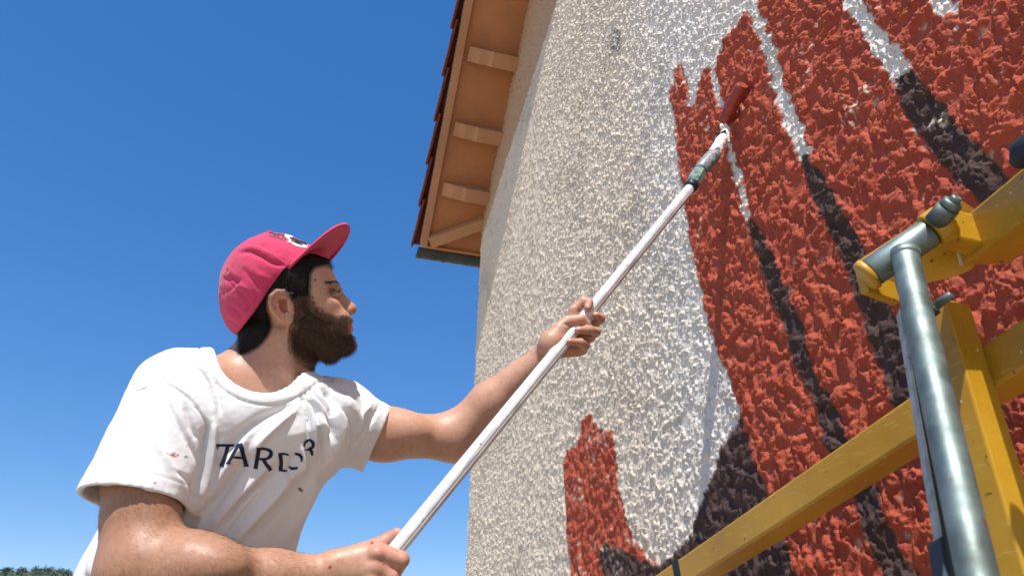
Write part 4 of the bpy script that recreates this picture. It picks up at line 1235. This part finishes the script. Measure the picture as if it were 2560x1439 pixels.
def build_hair():
    hmat = mat_hair('dark_hair', (.006, .0045, .004), (.030, .023, .021), .42)
    bmat = mat_hair('beard_hair', (.022, .012, .009), (.165, .095, .064), .6)
    base = S_BODY
    Hs = SDF(); hp = prism_op(HAIR_POLY); Hs.add(lambda p: base.ev(p) - (-.0015 + .0062 * sstep(-.0005, .010, -hp(p))), h(600, 700), .22, .001); Hs.add(lambda p: hp(p) - .002, h(600, 700), .25, .002, 'i')
    lo = h(230, 1180); hi = h(1060, 300)
    V, Q = mesh_sdf(Hs, (lo[0], lo[1], 1.20), (hi[0], hi[1], 1.40), .0022); V = relax(V, Q, 1, .4)
    N = normals(V, Q)
    V = V + N * (.0012 * noise3(V * [1, .4, 1] / .006, 31))[:, None]
    hair = link('hair', new_mesh('hair', c2w(V), quads=Q), mat_hair('hair_base', (.004, .003, .003), (.012, .009, .008), .8), person, sm=True)
    rs = np.random.RandomState(5); zx, zy, u, v = px_zoom1(V)
    back = zx < 620
    rt = sample(V, Q, np.ones(len(V), bool), 7000, rs)
    rx = (1280 + rt[:, 0] / rt[:, 2] * FPX - 500) * 3.128; ry = (719.5 - rt[:, 1] / rt[:, 2] * FPX - 520) * 3.128
    cen = h(620, 620); out = rt - cen; out /= np.linalg.norm(out, axis=1)[:, None]
    flow = np.where((rx < 620)[:, None], np.array([-.10, -1.0, 0]), np.array([.25, -.75, 0])) 
    flow = np.where(((rx > 850) & (ry < 520))[:, None], np.array([.9, -.45, 0]), flow)
    dr = flow + out * .42 + rs.randn(len(rt), 3) * .20
    ln = np.where(rx < 620, .013, .008) * rs.uniform(.6, 1.2, len(rt)); ln = np.where((rx > 850) & (ry < 500), .012 * rs.uniform(.5, 1.1, len(rt)), ln)
    strands('hair_strands', rt, dr, ln, hmat, hair, .00022, bend=np.array([-.25, -.1, 0]), wiggle=.10, rs=rs)
    # beard
    Bs = SDF(); bp = prism_op(BEARD_OUT); Bs.add(lambda p: base.ev(p) - (-.0015 + .0060 * sstep(.000, .022, -bp(p))), h(960, 980), .20, .001); Bs.add(lambda p: bp(p) - .002, h(960, 980), .25, .003, 'i')
    Bs.cone(h(1140, 1060, -.02), h(1140, 1060, .02), .013, .013, .012); Bs.cone(h(1010, 1130, -.03), h(1010, 1130, .03), .016, .016, .012)
    lo = h(690, 1290); hi = h(1260, 650)
    V, Q = mesh_sdf(Bs, (lo[0], lo[1], 1.21), (hi[0], hi[1], 1.39), .0022); V = relax(V, Q, 1, .4); N = normals(V, Q)
    V = V + N * (.0022 * noise3(V / .0065, 33) + .0012 * noise3(V / .003, 34))[:, None]
    beard = link('beard', new_mesh('beard', c2w(V), quads=Q), mat_hair('beard_base', (.016, .009, .006), (.075, .043, .029), .85), person, sm=True)
    rt = sample(V, Q, np.ones(len(V), bool), 12500, rs)
    # fringe where hairs thin out over the cheek and neck
    zx, zy, u, v = px_zoom1(BV)
    d = poly_sdf(zx, zy, BEARD_POLY); m = (d > -42) & (d < 12) & (u > 700) & (u < 905) & (v > 735) & (v < 925) & (zx < 1150)
    nf = 4500; r2 = sample(BV, BQ, m, nf, rs)
    rt = np.concatenate([rt, r2])
    cen = h(900, 860); out = rt - cen; out /= np.linalg.norm(out, axis=1)[:, None]
    dr = np.array([.30, -.75, 0]) + out * .75 + rs.randn(len(rt), 3) * .30
    ln = .0090 * rs.uniform(.4, 1.35, len(rt)); ln[-nf:] *= .55
    strands('beard_strands', rt, dr, ln, bmat, beard, .00026, bend=np.array([.05, -.35, 0]), wiggle=.16, rs=rs)
    # moustache hairs over the lip
    n = 500; t = rs.rand(n); rt = np.stack([h(1120 + 75 * a, 866 - 6 * a, b) for a, b in zip(t, rs.uniform(-.022, .022, n))]); rt[:, 0] -= .0015
    strands('moustache', rt, np.array([.35, -1, 0]) + rs.randn(n, 3) * .25, .006 * rs.uniform(.5, 1.1, n), bmat, beard, .0002, rs=rs)
    # brows
    for sg in (-1, 1):
      R0 = []; D0 = []
      if True:
        for i in range(1000):
            t = rs.rand(); x = 985 + 100 * t; y = 580 + 6 * t + 24 * t * t + rs.uniform(-1, 1) * (14 + 9 * t); zz = .056 - .043 * t ** 1.3
            p = h(x, y, sg * zz)
            R0.append(p); D0.append(np.array([-.9, -.02 + .25 * t, sg * .25]))
      R0 = np.array(R0); D0 = np.array(D0)
      for _ in range(6):
        e = base.ev(R0); g = np.stack([base.ev(R0 + q) - e for q in np.eye(3) * .0005], 1) / .0005; R0 = R0 - g * (e / np.maximum((g * g).sum(1), .2))[:, None]
      D0 = D0 + g * .5
      strands('eyebrow', np.array(R0), np.array(D0) + rs.randn(len(R0), 3) * .12, .0055 * rs.uniform(.4, 1.0, len(R0)), hmat, hair, .00016, rs=rs)
    # eyes
    em = NT('shaded_eye_white', .3, (.20, .17, .16)).m; im = NT('iris', .12, (.028, .016, .010)).m  # eye whites darkened: the shade over the eyes is put into their colour
    for sg in (-1, 1):
        ec = h(1045, 655, sg * .0285)
        b = MB(); bmesh.ops.create_uvsphere(b.bm, u_segments=20, v_segments=14, radius=.0114, matrix=Matrix.Translation(Vector(c2w(ec))))
        eo = b.build('eye', em, person); smooth(eo.data)
        look = np.array([.97, .20, .0]); look /= np.linalg.norm(look)
        c0 = c2w(ec + look * .0075); c1 = c2w(ec + look * .0106); c2 = c2w(ec + look * .0118)
        b = MB(); b.tube([c0, c1, c2], [.0066, .0058, .002], 16); b.build('iris', im, eo)
        # lashes
        n = 46; t = np.linspace(0, 1, n); rt = np.stack([h(1026 + 62 * a, 645 - 9 * math.sin(a * 2.6), sg * (.0420 - .014 * a)) for a in t])
        strands('eyelashes', rt, np.array([.9, .15, sg * .25]) + rs.randn(n, 3) * .12, np.full(n, .0085), hmat, eo, .0004, rs=rs)
    # arm hair
    zx, zy, u, v = px_zoom1(BV); P1 = []; Dd = []; Ll = []
    N = normals(BV, BQ)
    m = (u > 235) & (u < 860) & (v > 1225) & (BV[:, 2] < 1.12) & (BV[:, 0] < -.25)
    fa = sample(BV, BQ, m, 12000, rs)
    near = lambda P: N[((BV[m][:, None][:0]) if False else 0)]
    from mathutils.kdtree import KDTree
    def nrm_at(P, mask):
        ids = np.where(mask)[0]; kd = KDTree(len(ids))
        for i, j in enumerate(ids): kd.insert(BV[j], i)
        kd.balance(); return np.array([N[ids[kd.find(p)[1]]] for p in P])
    nn = nrm_at(fa, m)
    ax = WRR - ELR; ax /= np.linalg.norm(ax)
    d1 = ax * .6 + np.array([.1, -.65, 0]) + nn * .55 + rs.randn(len(fa), 3) * .28
    m2 = (u > 1000) & (u < 1370) & (v > 840) & (v < 1160)
    fb = sample(BV, BQ, m2, 1800, rs); nb = nrm_at(fb, m2); ax = WRL - ELL; ax /= np.linalg.norm(ax)
    d2 = ax * .8 + np.array([-.1, -.3, 0]) + nb * .45 + rs.randn(len(fb), 3) * .25
    ahm = mat_hair('arm_hair', (.030, .018, .011), (.10, .06, .038), .5)
    strands('arm_hair', np.concatenate([fa, fb]), np.concatenate([d1, d2]), np.concatenate([.0115 * rs.uniform(.4, 1.2, len(fa)), .006 * rs.uniform(.4, 1.1, len(fb))]), ahm, body, .000085, wiggle=.12, rs=rs, seg=2)
build_hair()

def nails():
    m = NT('nail', .28, (.60, .37, .30)).m
    W = c2w(BV); bvh = BVHTree.FromPolygons([tuple(p) for p in W], [tuple(map(int, q)) for q in BQ])
    for x, y, rot, l, w in ((1216, 358, 65, .0050, .0040), (1312, 466, 8, .0046, .0036), (1078, 672, 4, .0054, .0040), (950, 830, 6, .0048, .0034)):
        uu, vv = Z4(x, y); d = Vector(F_ + R_ * (uu - 1280) / FPX + U_ * (719.5 - vv) / FPX).normalized()
        hit, nn, _, _ = bvh.ray_cast(Vector(CAMPOS), d)
        if hit is None: continue
        nn = nn if nn.dot(d) < 0 else -nn
        ax = Vector(R_ * math.cos(math.radians(rot)) - U_ * math.sin(math.radians(rot))); ax = (ax - nn * ax.dot(nn)).normalized(); ay = nn.cross(ax)
        b = MB(); bmesh.ops.create_uvsphere(b.bm, u_segments=14, v_segments=8, radius=1.0)
        for q in b.bm.verts: q.co = hit - nn * .0002 + ax * (q.co.x * l) + ay * (q.co.y * w) + nn * (q.co.z * .0011 - .6 * w * q.co.y ** 2 * .35)
        o = b.build('fingernail', m, body); smooth(o.data)
nails()

# trousers and shoes, below the frame
def w2c(P):
    Q = np.asarray(P, float) - CAMPOS; return np.array([Q @ R_, Q @ U_, Q @ F_])
DECK = CZ - .98
def lower_body():
    hip = c2w(C(470, 1640, 1.24)); hz = hip[2]
    fwd = c2w(np.array([.5, 0, -.5]) + C(600, 1100, 1.3)) - c2w(C(600, 1100, 1.3)); fwd[2] = 0; fwd /= np.linalg.norm(fwd); sd = np.array([fwd[1], -fwd[0], 0])
    S = SDF(); hm = MB()
    S.ell(w2c(hip + [0, 0, -.03]), (.165, .13, .12), None, .04)
    shoes = NT('work_shoe', .7, (.05, .045, .04)).m
    for sg in (-1, 1):
        a = hip + sd * sg * .09 - [0, 0, .05]; k = np.array([hip[0], hip[1], (hz + DECK) / 2 + .02]) + sd * sg * .12 + fwd * .09; f = np.array([hip[0], hip[1], DECK + .10]) + sd * sg * .15
        S.cone(w2c(a), w2c(k), .095, .070, .04); S.cone(w2c(k), w2c(f), .070, .062, .02)
        T = SDF(); T.cone(w2c(f + [0, 0, -.055] - fwd * .04), w2c(f + [0, 0, -.062] + fwd * .14), .047, .036, .01); T.cone(w2c(f), w2c(f - [0, 0, .05]), .05, .046, .02)
        c = w2c(f + fwd * .05); V, Q = mesh_sdf(T, c - .2, c + .2, .008); 
        W = c2w(V); W[:, 2] = np.maximum(W[:, 2], DECK + .002)
        link('shoe', new_mesh('shoe', W, quads=Q), shoes, person, sm=True)
    c = w2c((hip + np.array([hip[0], hip[1], DECK])) / 2); V, Q = mesh_sdf(S, c - .75, c + .75, .012); V = relax(V, Q, 2)
    m = NT('grey_work_trousers', .9, (.10, .11, .13), spec=.2).m
    link('trousers', new_mesh('trousers', c2w(V), quads=Q), m, person, sm=True)
lower_body()

# ------------------------------------------------------------ pole roller
def paint_mat(name, c0, c1, sc, rough=.5, chips=None, metal=0, stretch=None):
    m = NT(name, rough, metal=metal)
    c = m.ramp(m.noise(sc, 6, .65, stretch=stretch), [(.36, c0), (.62, c1)])
    if chips: 
        f = m.ramp(m.noise(sc * 2.3, 7, .7, stretch=stretch), [(.60, (0, 0, 0)), (.66, (1, 1, 1))]); c = m.mix(f, c, chips)
    m.color(c); m.bump(m.noise(sc * 4, 4), .25, .0008); return m.m

def roller():
    root = empty('paint_roller', at(990, 1372, 1.12), 'long white pole with a small roller soaked in red paint pressed on the wall', 'paint roller')
    dirw = c2w(PB) - c2w(PA); dirw /= np.linalg.norm(dirw)
    a = c2w(PA) - dirw * .42; b = c2w(PB)
    m = NT('scuffed_white_pole', .32, spec=.6)
    vec = m.coord()
    # stains run along the pole: build a coordinate along its own axis
    q = Vector(dirw).to_track_quat('Z', 'Y').to_euler()
    st = m.noise(1.0, 6, .65, stretch=(160, 160, 7)); mp = m.t.nodes[-1]
    for nd in m.t.nodes:
        if nd.type == 'MAPPING': nd.vector_type = 'POINT'
    c = m.ramp(m.noise(26, 5), [(.35, (.56, .58, .60)), (.65, (.74, .74, .73))])
    f = m.ramp(st, [(.55, (0, 0, 0)), (.62, (1, 1, 1))]); c = m.mix(f, c, (.30, .33, .36))
    f2 = m.ramp(m.noise(70, 6, .7), [(.64, (0, 0, 0)), (.68, (1, 1, 1))]); c = m.mix(f2, c, (.08, .11, .12))
    m.color(c); m.bump(m.noise(120, 4), .2, .0008)
    m.b.inputs['Metallic'].default_value = .15
    # object frame whose z runs along the pole so the streaks follow it
    L = float(np.linalg.norm(b - a)); seg = 28
    bm = MB(); rings = []
    V = []; F = []
    prof = []
    for k in range(seg * 2):
        an = 2 * math.pi * k / (seg * 2); r = PR0
        for g0 in (0, 2 * math.pi / 3, 4 * math.pi / 3):       # three shallow grooves of the extrusion
            dd = abs((an - g0 + math.pi) % (2 * math.pi) - math.pi)
            r -= .0010 * math.exp(-(dd / .10) ** 2)
        prof.append((r * math.cos(an), r * math.sin(an)))
    n = len(prof)
    for zz in np.linspace(0, L, 12):
        for x, y in prof: V.append((x, y, zz))
    for i in range(11):
        for k in range(n): F.append((i * n + k, i * n + (k + 1) % n, (i + 1) * n + (k + 1) % n, (i + 1) * n + k))
    F.append(tuple(range(n))[::-1]); F.append(tuple(11 * n + k for k in range(n)))
    me = new_mesh('pole', V, F)
    # orientation: put one groove on the lower right flank facing us
    zax = Vector(dirw); cam_dir = Vector(CAMPOS - (a + b) / 2).normalized(); xax = (cam_dir - zax * cam_dir.dot(zax)).normalized(); yax = zax.cross(xax)
    side = Vector(R_) - zax * Vector(R_).dot(zax); side.normalize(); xg = (xax * .80 + side * .60).normalized(); yg = zax.cross(xg)
    Mx = Matrix(((xg.x, yg.x, zax.x, a[0]), (xg.y, yg.y, zax.y, a[1]), (xg.z, yg.z, zax.z, a[2]), (0, 0, 0, 1)))
    o = link('pole', me, m.m, root, sm=True); o.matrix_basis = Mx
    z5 = lambda x, y, d: at(1600 + x / 3.89, 150 + y / 3.89, d)
    # threaded collar, cone and socket
    gm = paint_mat('green_threaded_collar', (.025, .075, .060), (.24, .34, .30), 90, .5, (.14, .22, .02)); dk = NT('dark_ring', .4, (.008, .012, .03)).m
    p = z5(495, 1232, 1.83)
    t0 = p - dirw * .003
    MB().tube([t0 - dirw * .004, t0 + dirw * .016], [.0168, .0168], 24).build('collar_ring', dk, root)
    q1 = z5(580, 1085, 1.875); ax = q1 - t0; ax /= np.linalg.norm(ax)
    b_ = MB(); b_.tube([t0 + ax * .012, t0 + ax * .020, q1 - ax * .006, q1 + ax * .002], [.0158, .0186, .0186, .0160], 8)
    ob = b_.build('threaded_collar', gm, root); smooth(ob.data, False)
    gr = paint_mat('grey_socket', (.055, .075, .085), (.30, .34, .34), 120, .5, (.40, .44, .42))
    q2 = z5(735, 905, 1.935); a2 = q2 - q1; a2 /= np.linalg.norm(a2)
    MB().tube([q1, q1 + a2 * .010, q1 + (q2 - q1) * .45, q1 + (q2 - q1) * .8, q2], [.0150, .0186, .0208, .0196, .0165], 22).build('socket', gr, root)
    sc = q1 + (q2 - q1) * .38 - F_ * .0205; MB().tube([sc + F_ * .004, sc - F_ * .0018], [.0036, .0034], 12).build('screw', gr, root)
    # white plastic handle stub, paint crusted
    wm = paint_mat('paint_crusted_handle', (.62, .60, .55), (.84, .82, .78), 60, .55, (.50, .16, .13))
    q3 = z5(800, 770, 1.975); q4 = z5(830, 668, 2.005)
    S = SDF(); c = lambda x, y, d: C(1600 + x / 3.89, 150 + y / 3.89, d)
    S.cone(c(728, 900, 1.930), c(790, 790, 1.965), .0168, .0150, .01); S.cone(c(790, 790, 1.965), c(822, 700, 1.995), .0140, .0095, .008)
    S.cone(c(852, 800, 1.97), c(862, 668, 1.995), .0055, .0050, .006); S.cone(c(800, 650, 1.995), c(792, 636, 2.0), .0062, .0050, .006); S.cone(c(838, 650, 2.0), c(834, 628, 2.005), .0045, .0040, .005)
    S.ell(c(765, 880, 1.913), (.0085, .0110, .010), (0, 0, 0), .002, 's')
    V, Q = mesh_sdf(S, c(640, 980, 1.95) * [1, 1, 0] + [0, 0, 1.88], c(940, 600, 2.0) * [1, 1, 0] + [0, 0, 2.05], .0014); N = normals(V, Q); V = V + N * (.0012 * noise3(V / .006, 41))[:, None]
    link('handle', new_mesh('handle', c2w(V), quads=Q), wm, root, sm=True)
    S = SDF(); rs = np.random.RandomState(4)
    for i in range(9): S.ell(c(775 + rs.uniform(-26, 50), 715 + rs.uniform(-22, 26), 1.975), (.0045, .0038, .004), None, .002)
    V, Q = mesh_sdf(S, c(700, 800, 1.95) * [1, 1, 0] + [0, 0, 1.93], c(900, 620, 2.0) * [1, 1, 0] + [0, 0, 2.02], .0015)
    link('dried_paint', new_mesh('dried_paint', c2w(V), quads=Q), NT('black_crust', .6, (.012, .008, .007)).m, root, sm=True)
    rm = MB(); r0 = z5(765, 880, 1.930); rm.tube([r0, r0 + F_ * .004], [.009, .009], 12).build('wet_red_spot', NT('wet_red', .2, (.28, .005, .012)).m, root)
    # wire and sleeve
    w0 = on_wall(1809, 306, D - .030); w1 = on_wall(1856.5, 213, D - .030)
    ax = w1 - w0; Lr = np.linalg.norm(ax); ax /= Lr
    st = NT('steel_wire', .3, (.45, .45, .5), metal=1).m; dkw = NT('navy_wire_bush', .35, (.02, .015, .06)).m
    MB().tube([q4 - a2 * .02, q4, w0 - ax * .012, w0 + ax * .01], .0032, 10).build('wire_frame', dkw, root)
    rr = .0185
    vb = MB(); pts = []; rads = []; nn = 40
    for i in range(nn + 1):
        t = i / nn; e = min(t, 1 - t) * Lr; r = rr * (1 - .22 * max(0, 1 - e / .006) ** 2)
        pts.append(w0 + ax * Lr * t); rads.append(r)
    vb.tube(pts, rads, 36); 
    for vtx in vb.bm.verts: vtx.co += vtx.normal * 0
    nm = NT('roller_foam', .40, (.27, .032, .018), spec=.5)
    nm.color(nm.ramp(nm.noise(40, 5), [(.35, (.22, .022, .012)), (.65, (.32, .045, .026))])); nm.bump(nm.noise(420, 4), .6, .0016)
    vb.build('roller_sleeve', nm.m, root)
    cm = NT('wet_red_paint', .16, (.34, .055, .035), spec=.7); cm.bump(cm.noise(90, 3), .4, .002)
    MB().tube([w1 - ax * .001, w1 + ax * .0012], [rr * .88, rr * .80], 30).build('roller_end', cm.m, root)
roller()

# ------------------------------------------------------------ lift basket in front of us
def lift():
    root = empty('lift_basket', (-.75, .15, DECK), 'yellow lift basket with painted box rails and a bare steel gate strut', 'lift basket')
    y = NT('chipped_yellow_paint', .38, (.62, .36, .012), spec=.5)
    c = y.ramp(y.noise(5, 5), [(.35, (.37, .185, .009)), (.65, (.48, .265, .014))])
    sp = y.ramp(y.noise(85, 3, .5), [(.69, (0, 0, 0)), (.71, (1, 1, 1))]); c = y.mix(sp, c, (.14, .06, .025))
    sp = y.ramp(y.noise(55, 2, .5, stretch=(1, 1.3, 1)), [(.745, (0, 0, 0)), (.76, (1, 1, 1))]); c = y.mix(sp, c, (.72, .66, .52))
    sc = y.ramp(y.noise(30, 5, .6, stretch=(1, 9, 9)), [(.58, (0, 0, 0)), (.74, (1, 1, 1))]); c = y.mix(sc, c, (.55, .36, .06))
    y.color(c); y.rough(y.ramp(y.noise(20, 4), [(.3, (.28,) * 3), (.7, (.5,) * 3)])); y.bump(y.noise(60, 4), .15, .001); y = y.m
    s = NT('galvanised_steel', .4, (.30, .36, .38), metal=.8)
    c = s.ramp(s.noise(18, 5, .6), [(.32, (.10, .125, .11)), (.62, (.22, .275, .265))]); c = s.mix(s.ramp(s.noise(45, 6, .7), [(.62, (0, 0, 0)), (.75, (1, 1, 1))]), c, (.16, .11, .06))
    s.color(c); s.rough(s.ramp(s.noise(30, 4), [(.3, (.46,) * 3), (.7, (.66,) * 3)])); s.bump(s.noise(220, 3), .12, .0006); s = s.m
    dark = NT('dark_steel', .45, (.03, .035, .04), metal=.6).m
    w = .058
    # upper rail, ends at the pivot lug
    u0, u1 = at(2452, 612, .95), at(2563, 530, .855)
    ud = u1 - u0; ud /= np.linalg.norm(ud); u2 = u0 + ud * .55
    MB().bar(u0, u2, w, w, bevel=.004).build('top_rail', y, root)
    # middle rail
    m0, m1 = at(1716, 1440, 1.53), at(2292, 1064, 1.035)
    md = m1 - m0; md /= np.linalg.norm(md)
    MB().bar(m0 - md * .11, m1 + md * .52, .054, .054, bevel=.004).build('middle_rail', y, root)
    mp = m0 + md * .012
    MB().bar(mp - md * .016, mp + md * .012, .057, .057, bevel=.003).build('tape', NT('black_tape', .6, (.010, .011, .013)).m, root)
    # cream weld bead where the lug meets the rail
    side = np.cross(ud, [0, 0, 1.0]); side /= np.linalg.norm(side); up_ = np.cross(side, ud)
    for sg in (1, -1):
        e0 = u0 - side * sg * w / 2 ; 
        if (e0 - CAMPOS) @ (e0 - CAMPOS) < (u0 - CAMPOS) @ (u0 - CAMPOS):
            MB().tube([e0 + up_ * w * .5, e0 + up_ * w * .1, e0 - up_ * w * .48], [.003, .004, .0028], 10).build('weld', NT('cream_weld', .6, (.60, .50, .30)).m, root)
            near_side = -side * sg
    # post
    pc = at(2450, 1100, .885)
    hd = np.array([md[0], md[1], 0]); hd /= np.linalg.norm(hd)
    top = pc.copy(); 
    zz = at(2380, 745, .92)[2]
    MB().bar(np.array([pc[0], pc[1], DECK + .05]), np.array([pc[0], pc[1], zz + .01]), .044, .050, up=hd, bevel=.003).build('post', y, root)
    # lug plates
    b = MB(); pl = [(2148, 668), (2160, 648), (2330, 535), (2352, 512), (2400, 498), (2445, 528), (2478, 604), (2430, 672), (2392, 690), (2250, 722), (2170, 716), (2150, 700)]
    b.prism([at(a_, b_, .975) for a_, b_ in pl], F_ * .010); b.build('lug_plate', y, root)
    ba, bb = at(2176, 682, .915), at(2322, 582, .905); bx = bb - ba; bx /= np.linalg.norm(bx)
    MB().tube([ba, ba + bx * .002, bb - bx * .002, bb], [.0180, .0192, .0192, .0180], 28).build('pivot_barrel', s, root)
    MB().tube([ba - bx * .011, ba - bx * .009, ba - bx * .0015], [.0150, .0205, .0215], 28).build('lug_ring', y, root)
    MB().tube([bb + bx * .0015, bb + bx * .004, bb + bx * .022, bb + bx * .026], [.0225, .0240, .0240, .0215], 28).build('lug_ring', y, root)
    # arm of the lug from the ring back to the rail
    e1 = bb + bx * .012; b = MB(); b.bar(e1 + U_ * .0, u0 + ud * .02, .030, .046, bevel=.004); b.build('lug_arm', y, root)
    b = MB(); b.bar(ba - bx * .006 + F_ * .012 - U_ * .008, at(2235, 735, .965), .012, .030, bevel=.002); b.build('lug_arm', y, root)
    # pivot bolt
    k0 = at(2352, 540, .885); k1 = at(2380, 508, .872); kx = k1 - k0; kx /= np.linalg.norm(kx)
    bo = MB().tube([k0 - kx * .01, k1 - kx * .006], [.0135, .0135], 20).build('pivot_bolt', s, root)
    MB().tube([k1 - kx * .006, k1 - kx * .004, k1 + kx * .002, k1 + kx * .004], [.0125, .0128, .0125, .0090], 6).build('nut', s, bo)
    MB().tube([k1, k1 + kx * .008, k1 + kx * .010], [.0066, .0064, .005], 16).build('bolt_end', s, bo)
    # steel strut
    s0, s1 = at(2262, 636, .895), at(2458, 1500, .57); sx = s1 - s0; sx /= np.linalg.norm(sx)
    MB().tube([s0, s0 + sx * .01, s1, s1 + sx * .12], .0158, 36).build('strut', s, root)
    MB().tube([s0 - sx * .001, s0 + sx * .006, s0 + sx * .010], [.0180, .0178, .0160], 28).build('weld_bead', s, root)
    # flat strap behind the strut
    f0, f1 = at(2248, 780, .91), at(2372, 1500, .66)
    MB().bar(f0, f1, .0035, .016, up=R_ * .25 + F_ * .97, bevel=.001).build('strap', paint_mat('pale_strap', (.22, .27, .26), (.42, .48, .46), 40, .4, (.10, .07, .05)), root)
    MB().bar(at(2262, 800, .93), at(2395, 1500, .68), .004, .018, up=R_, bevel=.001).build('strap', dark, root)
    MB().bar(at(2352, 1350, .70), at(2372, 1470, .675), .030, .014, up=R_, bevel=.003).build('clip', dark, root)
    # thumb screw
    t0, t1 = at(2322, 776, .850), at(2378, 737, .835); tx = t1 - t0; tx /= np.linalg.norm(tx)
    th = MB().tube([t0 - tx * .004, t0 + tx * .008], [.0105, .0092], 20).build('thumb_screw', dark, root)
    MB().tube([t0 + tx * .005, t0 + tx * .0085], [.0078, .0078], 20).build('washer', s, th)
    MB().tube([t0 + tx * .008, t1 - tx * .001, t1 + tx * .001], [.0052, .0052, .004], 18).build('shank', s, th)
    # dark rubber stop at the frame edge
    MB().tube([at(2548, 408, .80), at(2560, 385, .79), at(2640, 320, .76)], [.010, .017, .018], 20).build('rubber_stop', NT('black_rubber', .6, (.012, .014, .022)).m, root)
    # deck, toe boards and the other posts, all below the frame
    b = MB(); b.frame_box((-1.85, -.62, DECK - .04), (2.3, 0, 0), (0, 1.25, 0), (0, 0, .038), .003); b.build('deck', NT('chequer_plate', .7, (.10, .085, .07), metal=.2).m, root)
    for (x0, y0, x1, y1) in ((-1.85, -.62, .45, -.62), (-1.85, .63, .45, .63), (-1.85, -.62, -1.85, .63), (.45, -.62, .45, .63)):
        MB().bar((x0, y0, DECK + .07), (x1, y1, DECK + .07), .02, .14, bevel=.002).build('toe_board', y, root)
    for x, yy in ((-1.85, -.62), (-1.85, .63)):
        MB().bar((x, yy, DECK - .04), (x, yy, DECK + .55), .04, .04, up=(1, 0, 0), bevel=.003).build('post', y, root)
    # lifting boom underneath
    b = MB(); b.bar((-.7, 0, .15), (-.7, 0, DECK - .05), .22, .22, up=(1, 0, 0), bevel=.01); b.build('mast', y, root)
    b = MB(); b.frame_box((-1.7, -.8, .001), (2.0, 0, 0), (0, 1.5, 0), (0, 0, .35), .03); b.build('chassis', y, root)
lift()
print('tris', sum(len(m.polygons) for m in bpy.data.meshes) * 2)
